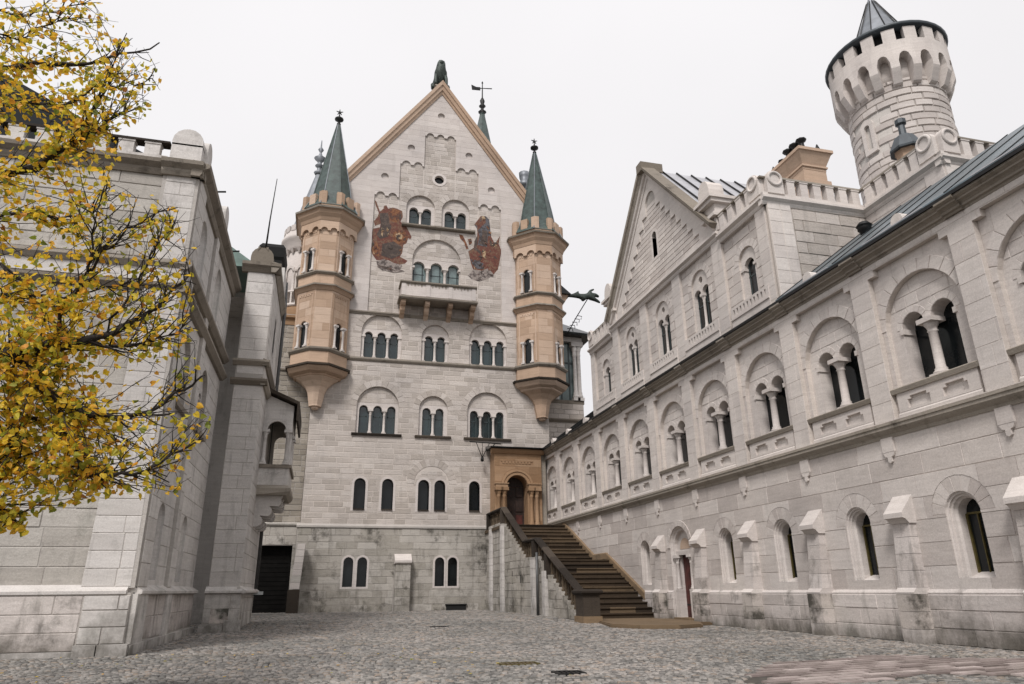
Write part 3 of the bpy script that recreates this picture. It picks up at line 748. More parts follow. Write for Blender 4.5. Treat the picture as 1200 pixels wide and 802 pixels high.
# gable
GC = -20.55; GW = 3.95; GB = 11.10; GT = 15.55
tri = [(GC-GW, GB), (GC+GW, GB), (GC+.02, GT), (GC-.02, GT)]
gw_hole = arch(GC, 12.25, .34, 13.25, 8)
steps = []; nst = 9
for i in range(nst):
    hwid = 3.05-i*.33; steps.append((hwid, GB+.12+.36*(i+1)))
P_ = [(GC-steps[0][0], GB+.12), (GC+steps[0][0], GB+.12)]
for hwid, zt in steps: P_ += [(GC+hwid, zt), (GC+hwid-.33, zt)]
P_ = P_[:-1]; topz = steps[-1][1]; th_ = steps[-1][0]
for i in range(0, 9): P_.append((GC+th_*math.cos(math.pi*i/8), topz+th_*math.sin(math.pi*i/8)*1.1))
for hwid, zt in reversed(steps[:-1]): P_ += [(GC-hwid+.33, zt), (GC-hwid, zt)]
mb = MB(); mb.sheet(tri, [P_], .0, .07); gwall = part('gable_wall', mb, MWS, hall, RF)
mb = MB(); mb.sheet([(GC-GW+.3, GB), (GC+GW-.3, GB), (GC, GT-.2)], [gw_hole], .065, .3); gback = part('gable_panel', mb, MMD, hall, RF)
prev = GB+.12
for i, (hwid, zt) in enumerate(steps):
    ashlar(hall, gback, RF, rect(GC-hwid+.01, GC+hwid-.01, prev, zt), [arch(GC, 12.15, .56, 13.36, 8)], .18, (.5, .8), .065, .014, .012, MW, seed=110+i); prev = zt
small_window(hall, RF, GC, 12.25, .34, 13.25, .065, .3, MGP, band=.11, bandmat=MWS, sill=False)
# gable coping
def coping(parent, fr, cx, hw, z0, z1, prof, mat, name='coping', kick=0):
    """raking moulding: prof is (out, y) cross-section measured square to the slope"""
    L = math.hypot(hw, z1-z0); nx, nz = (z1-z0)/L, hw/L
    for s_ in (-1, 1):
        mb = MB(); k0 = [(cx+s_*(hw+nx*o_), y_, z0+nz*o_) for o_, y_ in prof]
        k1 = [(cx, y_, z1+o_/nz) for o_, y_ in prof]
        mb.loft([k0, k1], True, False, True, True); part(name, mb, mat, parent, fr)
coping(hall, RF, GC, GW, GB+.0, GT, [(-.04, .2), (-.04, -.03), (.07, -.05), (.08, -.12), (.14, -.16), (.14, .2)], MWS, 'gable_moulding')
coping(hall, RF, GC, GW, GB+.0, GT, [(.141, .2), (.141, -.17), (.22, -.24), (.23, -.30), (.32, -.32), (.34, .2)], MCO)
mb = MB(); mb.box(GC-.2, GC+.2, -.34, .55, GT+.15, GT+.52); part('ridge_block', mb, MCO, hall, RF)
for s_ in (-1, 1):
    x = GC+s_*(GW-.05); mb = MB()
    a_, b_ = x-.42, x+.42
    mb.box(x-.30, x+.30, -.05, 1.2, 11.10, 11.55); mb.box(x-.38, x+.38, -.18, 1.3, 11.55, 11.66); mb.box(x-.30, x+.30, -.08, 1.2, 11.66, 12.0)
    mb.box(x-.42, x+.42, -.24, 1.3, 12.0, 12.12); mb.box(x-.48, x+.48, -.32, 1.35, 12.12, 12.22)
    kn = part('kneeler', mb, MWS, hall, RF)
    mb = MB(); mb.loft([[(xx, -.22, zz) for xx, zz in arch(x, 12.22, .62, 12.78, 6, .3)], [(xx, .3, zz) for xx, zz in arch(x, 12.22, .62, 12.78, 6, .3)]], True, False, True, True); part('acroterion', mb, MWS, kn, RF)
# gable roof
for s_ in (-1, 1):
    mb = MB(); e0 = GC+s_*(GW+.2); ze = GB+.15; zr = GT+.32
    mb.loft([[(e0, .25, ze), (GC, .25, zr), (GC, .25, zr-.1), (e0, .25, ze-.1)], [(e0, 9, ze), (GC, 9, zr), (GC, 9, zr-.1), (e0, 9, ze-.1)]], True, False, True, True)
    r = part('roof', mb, MME, hall, RF)
    dx, dz = GC-e0, zr-ze; L = math.hypot(dx, dz); nx, nz = -dz/L*s_*-1, abs(dx)/L
    nxx = s_*dz/L
    yy = .6
    while yy < 9:
        mb = MB(); w_ = .022
        mb.loft([[(e0, yy-w_, ze+.001), (e0, yy+w_, ze+.001), (e0+nxx*.06, yy+w_, ze+nz*.06), (e0+nxx*.06, yy-w_, ze+nz*.06)], [(GC, yy-w_, zr+.001), (GC, yy+w_, zr+.001), (GC+nxx*.06, yy+w_, zr+nz*.06), (GC+nxx*.06, yy-w_, zr+nz*.06)]], True, False, True, True)
        part('seam', mb, MIR, r, RF); yy += .62
# wing body: return walls, flat roof, set-back wall with parapet
RT = Fr(0, 14.12, 0)
mb = MB(); mb.sheet(rect(10.86, 14.3, 8.0, 10.9), [], 0, .1); rw = part('return_wall', mb, MMD, hall, RT)
ashlar(hall, rw, RT, rect(11.62, 14.02, 8.0, 10.86), [], .33, (.55, .95), 0, .022, .014, MRU, jit=.012, seed=130)
mb = MB(); mb.box(10.87, 11.58, -.045, .02, 8.0, 10.9); q = part('pilaster', mb, MMO, hall, RT)
ashlar(hall, q, RT, rect(10.88, 11.24, 8.0, 10.8), [], .36, (.4, .5), -.045, .006, .008, MWS, seed=131)
ashlar(hall, q, RT, rect(11.25, 11.58, 8.0, 10.8), [], .36, (.4, .5), -.045, .006, .008, MWS, seed=132)
mb = MB(); mb.extr(cps, 10.72, 14.1); part('cornice', mb, MWS, hall, RT)
pb = MB(); pb.box(10.8, 14.0, -.04, .16, 10.92, 11.04); pp = part('parapet', pb, MWS, hall, RT); merlons(pp, RT, 11.5, 14.0, -.04, 11.04, 11.50, .42, .24)
mb = MB(); mb.box(11.4, 14.05, -.06, .18, 11.50, 11.55); part('parapet_coping', mb, MCO, hall, RT)
mb = MB(); mb.box(10.95, 16, 14.3, 27.0, 10.8, 10.95); part('flat_roof', mb, MSG, hall)
mb = MB(); mb.box(-27.1, -27.08, .1, 6, 7.9, 10.9); mb.box(-27.1, -14.2, 6, 6.1, 7.5, 10.9); part('rear_wall', mb, MW, hall, RF)
XF = Fr(14.0, 0, -90)
mb = MB(); mb.sheet(rect(-14.2, -11.5, 8.0, 10.9), [], 0, .1); sw_ = part('setback_wall', mb, MMO, hall, XF)
ashlar(hall, sw_, XF, rect(-14.1, -11.95, 8.0, 10.66), [], .30, (.5, .8), 0, .012, .012, MW, seed=140)
mb = MB(); mb.box(-12.0, -11.45, -.05, 0, 8, 10.66); part('pilaster', mb, MWS, hall, XF)
mb = MB(); mb.extr(cps, -14.1, -11.35); part('cornice', mb, MWS, hall, XF)
pb = MB(); pb.box(-14.0, -11.4, -.04, .16, 10.92, 11.04); pp = part('parapet', pb, MWS, hall, XF); merlons(pp, XF, -14.0, -12.0, -.04, 11.04, 11.50, .40, .24)
mb = MB(); mb.box(-14.05, -12.0, -.06, .18, 11.50, 11.55); part('parapet_coping', mb, MCO, hall, XF)
YF = Fr(0, 11.45, 0)
mb = MB(); mb.sheet(rect(14.0, 19, 8.0, 10.9), [], 0, .1); mb.box(14.0, 14.5, -.05, 0, 8, 10.66); part('setback_wall', mb, MWS, hall, YF)
mb = MB(); mb.extr(cps, 13.88, 19); part('cornice', mb, MWS, hall, YF)
pb = MB(); pb.box(13.96, 19, -.04, .16, 10.92, 11.04); pp = part('parapet', pb, MWS, hall, YF); merlons(pp, YF, 14.6, 19, -.04, 11.04, 11.50, .42, .24)
mb = MB(); mb.box(14.5, 19, -.06, .18, 11.50, 11.55); part('parapet_coping', mb, MCO, hall, YF)
mb = MB(); mb.box(14.1, 19, 11.6, 15, 10.7, 10.85); part('flat_roof', mb, MSG, hall)
# ring-shaped corner ornaments
def ringorn(mb):
    mb.loft([[(x, y, z) for x, z in arch(0, 0, .60, .84, 12)] for y in (-.06, .14)], True, False, True, True)
    L = []
    for k in range(16):
        a = 2*math.pi*k/16; L.append([( (.235+.05*math.cos(b))*math.cos(a), -.075+.045*math.sin(b), .54+(.235+.05*math.cos(b))*math.sin(a)) for b in [2*math.pi*j/6 for j in range(6)]])
    L.append(L[0]); mb.loft(L, True, True)
rm = cached('ring', ringorn, 'ring_ornament', MWS)
for v in rm.vertices: v.co = v.co*.84
for fr_, x_ in ((RF, -14.45), (RT, 11.2), (XF, -11.78), (YF, 14.3)):
    part('ring_ornament', rm, MWS, hall, fr_, (x_, -.02, 11.04-.02))
part('ring_ornament', rm, MWS, hall, RF, (-26.95, -.02, 11.02))

# ================================================================== chimneys
def pot(mb, x, y, z, s=1.):
    mb.lathe([(.10*s, z), (.13*s, z+.1*s), (.12*s, z+.2*s), (.07*s, z+.42*s), (.07*s, z+.5*s), (.15*s, z+.56*s), (.15*s, z+.60*s)], x, y, 8)
ch = thing('chimney', 13.9, 15.7, 10.9, 'tan sandstone chimney stack with four dark clay pots behind the corner parapet', 'chimney', 'chimneys of the arcaded hall')
mb = MB(); F_ = lambda e, z0, z1, e2=None: mb.loft([[(13.45-a, 15.5-a, z), (14.2+a, 15.5-a, z), (14.2+a, 17.0+a, z), (13.45-a, 17.0+a, z)] for a, z in ((e, z0), (e if e2 is None else e2, z1))], True, False, True, True)
F_(0, 10.9, 12.55); F_(.10, 12.55, 12.68); F_(.03, 12.68, 13.05); F_(.04, 13.05, 13.14); F_(.08, 13.14, 13.2); F_(.04, 13.2, 13.62, .2); F_(.24, 13.62, 13.72)
part('stack', mb, MTA, ch)
for i in range(4):
    mb = MB(); pot(mb, 13.8, 15.8+i*.33, 13.72, 1.15 if i in (1, 2) else .9 if i else 1.1); part('chimney_pot', mb, MIR, ch)
for x_, y_ in ((14.1, 15.5), (13.5, 16.9)):
    mb = MB(); mb.lathe([(.10, 13.72), (.12, 13.8), (.02, 14.05)], x_, y_, 4); part('vent_cowl', mb, MIR, ch)
lt = thing('roof_lantern', 16.5, 14.5, 10.9, 'octagonal tan chimney turret with dark metal hood and pot in front of the round tower', 'chimney', 'chimneys of the arcaded hall')
mb = MB(); mb.lathe([(.32, 10.9), (.32, 13.15), (.37, 13.25)], 16.1, 14.2, 8, False, R_(22)); part('stack', mb, MTA, lt)
mb = MB(); mb.lathe([(.47, 13.22), (.48, 13.28), (.27, 13.72), (.23, 13.75), (.11, 13.82), (.10, 14.15), (.16, 14.2), (.16, 14.34), (.13, 14.37)], 16.1, 14.2, 8, False, R_(22)); part('metal_hood', mb, MDS, lt)
for i, (x_, y_, zb_, zt_, d_) in enumerate(((16.4, 12.3, 10.85, 12.0, 'squat black vent on the roof between the round tower and the metal roof'), (13.1, 13.3, 9.4, 9.95, 'small black vent pipe at the foot of the metal roof'))):
    t = thing('roof_vent', x_, y_, zb_, d_, 'vent', 'black roof vents')
    mb = MB(); mb.lathe([(.12, zb_), (.12, zt_-.25), (.17, zt_-.22), (.17, zt_-.05), (.13, zt_)], x_, y_, 8); part('vent_pipe', mb, MIR, t)
    mb = MB(); mb.lathe([(.19, zt_-.12), (.20, zt_-.08), (.16, zt_-.04)], x_, y_, 8); part('vent_cap', mb, MIR, t)

# ================================================================== round tower
TX, TY = 19.59, 17.09; TR = 1.60
tw = thing('round_tower', TX, TY, 8, 'round white limestone tower with corbelled battlement gallery and conical metal roof', 'tower')
mb = MB(); mb.lathe([(TR*1.04, 8), (TR*.985, 17.6)], TX, TY, 48); shaft = part('shaft', mb, MMD, tw)
def curved_ashlar(th, wall, cx, cy, Rf, z0, z1, ch, lr, mat, proud, excl=(), seed=5, gap=.02):
    rg = random.Random(seed); z = z0; out = []
    while z < z1-.05:
        zt = min(z+ch, z1); r = Rf((z+zt)/2); a = rg.random()*.3; a_end = a+2*math.pi
        while a < a_end-.02:
            L = rg.uniform(*lr)/r; b = min(a+L, a_end)
            if a_end-b < .08: b = a_end
            mid = (a+b)/2; zz = (z+zt)/2; skip = False
            for (ea, ew, ez0, ez1) in excl:
                da = (mid-ea+math.pi) % (2*math.pi)-math.pi
                if abs(da) < ew+(b-a)/2 and ez0 < zt and ez1 > z: skip = True
            if not skip: out.append((a+gap/2/r, b-gap/2/r, z+gap/2, zt-gap/2, rg.random()))
            a = b
        z = zt
    def geo(mb, q):
        a, b, za, zb, rr = q; n = 3; pr = proud*(.7+.6*rr)
        ra, rb = Rf(za), Rf(zb)
        ins = .02; k = [a+(b-a)*i/n for i in range(n+1)]
        lo = [(cx+ra*math.cos(t), cy+ra*math.sin(t), za) for t in k]+[(cx+rb*math.cos(t), cy+rb*math.sin(t), zb) for t in reversed(k)]
        k2 = [a+ins/ra+(b-a-2*ins/ra)*i/n for i in range(n+1)]
        hi = [(cx+(ra+pr)*math.cos(t), cy+(ra+pr)*math.sin(t), za+ins) for t in k2]+[(cx+(rb+pr)*math.cos(t), cy+(rb+pr)*math.sin(t), zb-ins) for t in reversed(k2)]
        m = len(lo); fs = [(i, (i+1) % m, m+(i+1) % m, m+i) for i in range(m)]
        fs += [(m+i, m+i+1, m+m-2-i, m+m-1-i) for i in range(n)]
        mb.add(lo+hi, fs, rr)
    def score(q):
        a = (q[0]+q[1])/2; nrm = Vector((math.cos(a), math.sin(a), 0)); c = Vector((cx, cy, (q[2]+q[3])/2))
        return -nrm.dot((Vector(CAMP)-c).normalized())
    out.sort(key=score)
    for q in out[:230]:
        mb = MB(); geo(mb, q); part('stone', mb, mat, wall)
    mb = MB()
    for q in out[230:]: geo(mb, q)
    if mb.f: stuff(part('stone_courses', mb, mat, wall))
ta = math.atan2(-TY, -TX)       # towards the camera
wa = ta-.62+.0
curved_ashlar(tw, shaft, TX, TY, lambda z: TR*(1.04-.055*(z-8)/9.6), 11.4, 17.5, .27, (.5, .85), MW, .05, [(ta-.62, .06, 15.05, 16.35)], 5)
# slit window of the tower
a = wa; wf = Fr(TX+TR*1.0*math.cos(a), TY+TR*1.0*math.sin(a), math.degrees(a)+90)
mb = MB(); mb.sheet(arch(0, 15.05, .50, 16.42, 8), [arch(0, 15.2, .22, 16.2, 8)], -.09, .25, .25); q = part('window', mb, MWS, tw, wf)
mb = MB(); mb.add([(-.12, .15, 15.15), (.12, .15, 15.15), (.12, .15, 16.3), (-.12, .15, 16.3)], [(0, 1, 2, 3)]); part('pane', mb, MGB, q, wf)
# corbel gallery
NB = 18; RG = 1.99
mb = MB(); mb.lathe([(TR, 17.3), (TR, 18.4)], TX, TY, 48); part('gallery_neck', mb, MWS, tw)
gmb = MB()
nseg = 6
for i in range(NB):
    a0 = 2*math.pi*i/NB; da = 2*math.pi/NB; ow = .60*da     # arch opening width
    for j in range(1):
        # drum piece with an arched underside between corbels
        pts = []
        for t in range(nseg+1):
            u = -ow/2+ow*t/nseg; zz = 17.98+.34*(1-(2*t/nseg-1)**2)**.5
            pts.append((a0+u, zz))
        poly = [(a0-da/2, 17.95)]+pts+[(a0+da/2, 17.95)]
        top = [(a, 18.84) for a, z in poly]
        vo = [(TX+RG*math.cos(a), TY+RG*math.sin(a), z) for a, z in poly]+[(TX+RG*math.cos(a), TY+RG*math.sin(a), z) for a, z in top]
        m = len(poly); gmb.add(vo, [(k, k+1, m+k+1, m+k) for k in range(m-1)], random.random())
        vi = [(TX+(TR-.01)*math.cos(a), TY+(TR-.01)*math.sin(a), z) for a, z in poly]
        gmb.add(vo[:m]+vi, [(k, k+1, m+k+1, m+k) for k in range(m-1)], 0)
gal = part('gallery', gmb, MWS, tw)
for i in range(NB):
    a0 = 2*math.pi*(i+.5)/NB; hw_ = .40*2*math.pi/NB/2*RG
    mb = MB()
    pr_ = [(TR-.05, 17.98), (RG, 17.98), (RG, 17.72), (RG-.04, 17.62), (TR+.16, 17.22), (TR+.10, 17.18), (TR-.05, 17.15)]
    c_, s_ = math.cos(a0), math.sin(a0)
    def P3(r, w_, z): return (TX+r*c_-w_*s_, TY+r*s_+w_*c_, z)
    mb.loft([[P3(r, -hw_, z) for r, z in pr_], [P3(r, hw_, z) for r, z in pr_]], True, False, True, True); part('corbel', mb, MWS, gal)
    a1 = a0; L0 = []
    hwm = .60*2*math.pi/NB/2
    ring_ = [(a1-hwm+2*hwm*k/3) for k in range(4)]
    mb = MB(); lo = [(TX+RG*math.cos(t), TY+RG*math.sin(t)) for t in ring_]+[(TX+(RG-.22)*math.cos(t), TY+(RG-.22)*math.sin(t)) for t in reversed(ring_)]
    mb.vprism(lo, 18.82, 19.36); part('merlon', mb, MWS, gal)
mb = MB(); mb.lathe([(RG-.25, 18.8), (RG-.25, 19.4)], TX, TY, 36); part('gallery_inner_wall', mb, MBK, tw)
mb = MB(); mb.lathe([(RG-.3, 19.36), (RG+.07, 19.40), (RG+.10, 19.50), (RG+.06, 19.56), (1.3, 19.90), (1.25, 19.95)], TX, TY, 40); part('eaves', mb, MDS, tw)
mb = MB(); mb.lathe([(1.12, 19.90), (.16, 22.25), (.05, 22.7), (.05, 23.0), (.09, 23.05), (.02, 23.3)], TX, TY, 12, False); rf = part('roof', mb, MSG, tw)
for i in range(12):
    a = 2*math.pi*i/12; mb = MB(); mb.tube([(TX+1.12*math.cos(a), TY+1.12*math.sin(a), 19.92), (TX+.16*math.cos(a), TY+.16*math.sin(a), 22.37)], .022, 4, False); part('seam', mb, MIR, rf)

tw.matrix_basis = Matrix.Translation((-.17, .10, .30)) @ tw.matrix_basis

# ================================================================== gabled palace
PF = Fr(0, 35, 0)
pal = thing('gabled_palace', 5.1, 35, 0, 'tall gabled stone palace with two tan corner turrets and painted figures on the gable', 'building')
PX0, PX1, PC = -1.0, 11.35, 5.13
wh = []; ex = []
def AW(*a, **k):
    big, e, w_ = arcade_window(pal, PF, *a, **k); wh.append(big); ex.extend(e); return w_
KW = dict(plate=MPW, ringmat=MRU, cold=.13, tymp=MRU)
AW(2.28, 12.42, 13.82, 1.05, (-.67, 0, .67), .44, 13.68, 0, ring=.36, sidecols=True, sill=False, nv=13, **KW)
AW(5.12, 12.42, 13.78, .74, (-.34, .34), .44, 13.68, 0, ring=.34, sidecols=True, sill=False, nv=11, **KW)
AW(8.02, 12.42, 13.80, 1.05, (-.70, 0, .70), .44, 13.68, 0, ring=.36, sidecols=True, sill=False, nv=13, **KW)
AW(2.28, 8.45, 9.84, 1.06, (-.70, 0, .70), .43, 9.70, 0, ring=.34, sill='dark', nv=13, **KW)
AW(5.12, 8.45, 9.80, .75, (-.34, .34), .43, 9.72, 0, ring=.32, sill='dark', nv=11, **KW)
AW(7.98, 8.45, 9.84, 1.08, (-.70, 0, .70), .43, 9.70, 0, ring=.34, sill='dark', nv=13, **KW)
for cx in (1.62, 2.96, 4.73, 5.54, 7.30):
    h, e, w_ = small_window(pal, PF, cx, 4.76, .55, 6.22, 0, .28, MGB, band=.12, bandmat=MPW, sill=False); wh.append(h); ex += e
    mb = MB(); mb.box(cx-.27, cx+.27, -.06, .2, 4.70, 4.76); part('sill', mb, MDK, w_, PF)
voussoirs(pal, pal, PF, 5.12, 6.02, .88, 1.26, 15, 0, .016, mat=MRU, name='relieving_arch_stone', a0=0, a1=180); 
ex_rel = [[(5.12+1.26*math.cos(math.pi*i/12), 6.02+1.26*math.sin(math.pi*i/12)) for i in range(13)]]
# main wall
main_out = rect(PX0, PX1, 4.02, 15.0)
low_h = []; low_e = []
for cx in (1.30, 1.94, 5.60, 6.23):
    h, e, w_ = small_window(pal, PF, cx, 1.20, .45, 2.52, -.07, .22, MGB, band=.095, bandmat=MPW, sill=False); low_h.append(h); low_e += e
mb = MB(); mb.sheet(main_out, wh, 0, .16); mb.add([(PX0, 0, 4.02), (PX0, 14, 4.02), (PX0, 14, 20), (PX0, 0, 20)], [(0, 1, 2, 3)]); mb.add([(PX1, 0, 4.02), (PX1, 14, 4.02), (PX1, 14, 20), (PX1, 0, 20)], [(0, 1, 2, 3)])
pw = part('wall', mb, MMO, pal, PF)
ashlar(pal, pw, PF, rect(PX0, PX1, 4.02, 12.22), ex+ex_rel, .265, (.42, .95), 0, .007, .030, MRU, jit=.007, bev=.010, seed=201)
ashlar(pal, pw, PF, rect(PX0, PX1, 12.42, 14.80), ex, .265, (.42, .95), 0, .007, .030, MRU, jit=.007, bev=.010, seed=202)
# inside the relieving arch
ashlar(pal, pw, PF, rect(4.3, 5.95, 6.02, 6.88), [[(5.12+.86*math.cos(math.pi*i/12), 6.02+.86*math.sin(math.pi*i/12)) for i in range(13)]][:0]+ex, .25, (.35, .5), 0, .012, .02, MRU, seed=203) if False else None
for i in range(4):
    zz = 6.04+i*.21; hw = math.sqrt(max(0, .84**2-(zz+.2-6.02)**2)); 
    if hw > .1: ashlar(pal, pw, PF, rect(5.12-hw, 5.12+hw, zz, zz+.21), ex, .21, (.35, .5), 0, .010, .02, MRU, seed=210+i)
# side wall of the palace, seen past the turret
for s_, fr_ in (('r', Fr(PX1, 35, 90)), ('l', Fr(PX0, 35, -90))): pass
mb = MB(); mb.extr([(.1, 12.22), (-.05, 12.22), (-.09, 12.27), (-.12, 12.32), (-.12, 12.40), (.1, 12.43)], PX0, PX1); part('string_course', mb, MCO, pal, PF)
mb = MB(); mb.extr([(.1, 14.80), (-.05, 14.80), (-.08, 14.86), (-.12, 14.9), (-.12, 14.97), (.1, 15.02)], PX0, PX1); part('string_course', mb, MCO, pal, PF)
mb = MB(); mb.sheet(rect(PX0-.12, 8.6, -.2, 3.85), low_h, -.07, .2); mb.extr([(-.07, 3.85), (-.13, 3.86), (-.13, 3.94), (0, 4.05), (.1, 4.05), (.1, 3.85)], PX0-.17, 8.7)
mb.add([(PX0-.12, -.07, -.2), (PX0-.12, 3, -.2), (PX0-.12, 3, 3.9), (PX0-.12, -.07, 3.9)], [(0, 1, 2, 3)])
pb_ = part('base_wall', mb, MMD, pal, PF)
ashlar(pal, pb_, PF, rect(PX0-.10, 8.55, .1, 3.84), low_e+[rect(3.43, 4.22, 0, 2.2)], .31, (.5, 1.25), -.07, .008, .012, MPL, jit=.010, seed=205)
bt = part('buttress', (lambda q: (q.extr([(0, 2.2), (-.50, 2.2), (-.56, 2.26), (-.56, 2.36), (0, 2.72)], 3.42, 4.22), q)[1])(MB()), MWS, pal, PF)
for i in range(6):
    mb = MB(); z_ = .02+i*.365
    if i % 2: mb.box(3.47, 3.80, -.48, 0, z_+.006, z_+.36, .2); mb.box(3.808, 4.17, -.48, 0, z_+.006, z_+.36, .7)
    else: mb.box(3.47, 4.17, -.48, 0, z_+.006, z_+.36, .5)
    part('stone', mb, MPL, bt, PF)
# gable
def zg_(x): return 29.85-(abs(x-PC))*1.365
rec_cols = [(1.46, 2.82, 22.10, 2), (2.82, 4.20, 24.35, 2), (4.20, 6.06, 26.50, 3), (6.06, 7.44, 24.35, 2), (7.44, 8.80, 22.10, 2)]
out = [(PX0, 15.0), (PX1, 15.0), (PX1, zg_(PX1)), (PC, zg_(PC)), (PX0, zg_(PX0))]
RP = [(1.46, 15.03), (8.80, 15.03)]
for i in (4, 3, 2, 1, 0):
    x0, x1, zt, na = rec_cols[i]
    w = (x1-x0)/na
    nxt_hi = None
    RP.append((x1, zt))
    for a in range(na):
        c = x1-w*(a+.5); r = w*.36
        RP.append((c+r, zt))
        for k in range(1, 7): RP.append((c+r*math.cos(math.pi*k/7), zt+r*.95*math.sin(math.pi*k/7)))
        RP.append((c-r, zt))
    RP.append((x0, zt))
Q = []
for p_ in RP:
    if not Q or (abs(Q[-1][0]-p_[0])+abs(Q[-1][1]-p_[1]) > 1e-6): Q.append(p_)
RP = Q
circ = lambda cx, cz, r, n=12: [(cx+r*math.cos(2*math.pi*i/n), cz+r*math.sin(2*math.pi*i/n)) for i in range(n)]
discs = [(5.13, 28.02), (3.41, 25.50), (6.85, 25.50), (1.98, 23.35), (8.22, 23.32)]
dh = [circ(x, z, .22) for x, z in discs]
mb = MB(); mb.sheet(out, [RP]+dh, 0, .13); gw_ = part('gable_wall', mb, MPW, pal, PF)
for x, z in discs:
    mb = MB(); mb.add([(a, .12, b) for a, b in circ(x, z, .23)], [tuple(range(12))]); part('blind_roundel', mb, MPW, gw_, PF)
ashlar(pal, gw_, PF, out, [rect(a, b, 15, zt+.25) for a, b, zt, n_ in rec_cols]+dh, .38, (.6, 1.4), 0, .004, .012, MPW, jit=.002, bev=.003, seed=206)
gh = []; gex = []
def GW_(*a, **k):
    big, e, w_ = arcade_window(pal, PF, *a, **k); gh.append(big); gex.extend(e); return w_
GW_(4.10, 20.50, 21.62, .82, (-.38, .38), .50, 21.44, 0, y=.1, ring=.34, sill=False, nv=11, **KW)
GW_(6.13, 20.50, 21.62, .82, (-.38, .38), .50, 21.44, 0, y=.1, ring=.34, sill=False, nv=11, **KW)
GW_(5.10, 16.55, 18.35, 1.36, (-.98, 0, .98), .66, 17.98, 0, y=.1, ring=.36, sill=False, sidecols=True, nv=15, plate=MPW, ringmat=MRU, cold=.17, glass=MGP, tymp=MRU)
mb = MB(); mb.extr([(.1, 20.32), (-.04, 20.32), (-.12, 20.38), (-.12, 20.46), (.1, 20.5)], 3.05, 7.25); part('sill_course', mb, MCO, pal, PF)
oc = circ(5.12, 23.63, .28, 14); gh.append(oc); gex.append(circ(5.12, 23.63, .42, 14))
mb = MB(); mb.sheet([(1.3, 15.0), (8.95, 15.0), (8.95, 22.7), (7.6, 22.7), (7.6, 24.9), (6.2, 24.9), (6.2, 27.0), (4.05, 27.0), (4.05, 24.9), (2.65, 24.9), (2.65, 22.7), (1.3, 22.7)], gh, .10, .2); gp = part('gable_panel', mb, MMO, pal, PF)
mb = MB(); mb.sheet(circ(5.12, 23.63, .43, 16), [circ(5.12, 23.63, .28, 16)], .07, .3, .05); q = part('oculus', mb, MPW, pal, PF)
mb = MB(); mb.add([(a, .3, b) for a, b in circ(5.12, 23.63, .3, 14)], [tuple(range(14))]); part('pane', mb, MGB, q, PF)
for i, (a, b, zt, n_) in enumerate(rec_cols):
    ashlar(pal, gp, PF, rect(a+.01, b-.01, 15.02, zt+.26), gex+[rect(3.0, 7.3, 20.3, 20.52)], .265, (.42, .85), .10, .007, .028, MRU, jit=.007, bev=.01, seed=220+i)
coping(pal, PF, PC, PC-PX0+.0, zg_(PX0), zg_(PC), [(-.14, .1), (-.14, -.06), (-.02, -.09), (.0, -.16), (.18, -.20), (.20, -.26), (.38, -.28), (.40, .3), (-.04, .3)], MTA, 'gable_coping')
# roofs and body
for s_ in (-1, 1):
    mb = MB(); e0 = PC+s_*(PC-PX0+.25)
    mb.loft([[(e0, y_, zg_(PX0)-.35), (PC, y_, zg_(PC)+.1), (PC, y_, zg_(PC)-.1), (e0, y_, zg_(PX0)-.55)] for y_ in (.15, 14)], True, False, True, True); part('roof', mb, MGR, pal, PF)
mb = MB(); mb.box(PX0+.02, PX1-.02, .9, 14, 0, 20.5); part('body', mb, MRU, pal, PF)
# balcony
bal = part('balcony', (lambda q: (q.extr([(0, 15.52), (-1.0, 15.52), (-1.05, 15.58), (-1.05, 15.66), (0, 15.72)], 3.0, 7.22), q)[1])(MB()), MCO, pal, PF)
mb = MB(); mb.box(3.12, 7.10, -.94, -.80, 15.72, 16.40); mb.box(3.12, 3.26, -.80, 0, 15.72, 16.40); mb.box(6.96, 7.10, -.80, 0, 15.72, 16.40)
for x in (3.12, 4.42, 5.62, 6.90): mb.box(x, x+.22, -.975, -.94, 15.72, 16.40)
part('parapet', mb, MWS, bal, PF)
mb = MB(); mb.extr([(0, 16.40), (-1.0, 16.40), (-1.05, 16.46), (-1.05, 16.52), (0, 16.56)], 3.04, 7.18); mb2 = part('rail', mb, MCO, bal, PF)
for s0 in (3.36, 4.66, 5.86):
    for j in range(5):
        mb = MB(); x = s0+.1+j*.18; mb.prism([(x-.07, 16.39), (x+.0, 16.22+.05*(j % 2)), (x+.07, 16.39)], -.93, -.96); part('scallop', mb, MCO, bal, PF)
for x in (3.14, 4.42, 5.66, 6.90):
    mb = MB(); mb.extr([(0, 15.52), (-.82, 15.52), (-.86, 15.36), (-.74, 15.26), (-.52, 15.24), (-.50, 15.05), (-.34, 14.92), (-.18, 14.9), (0, 14.7)], x, x+.24); part('console', mb, MTA, bal, PF)
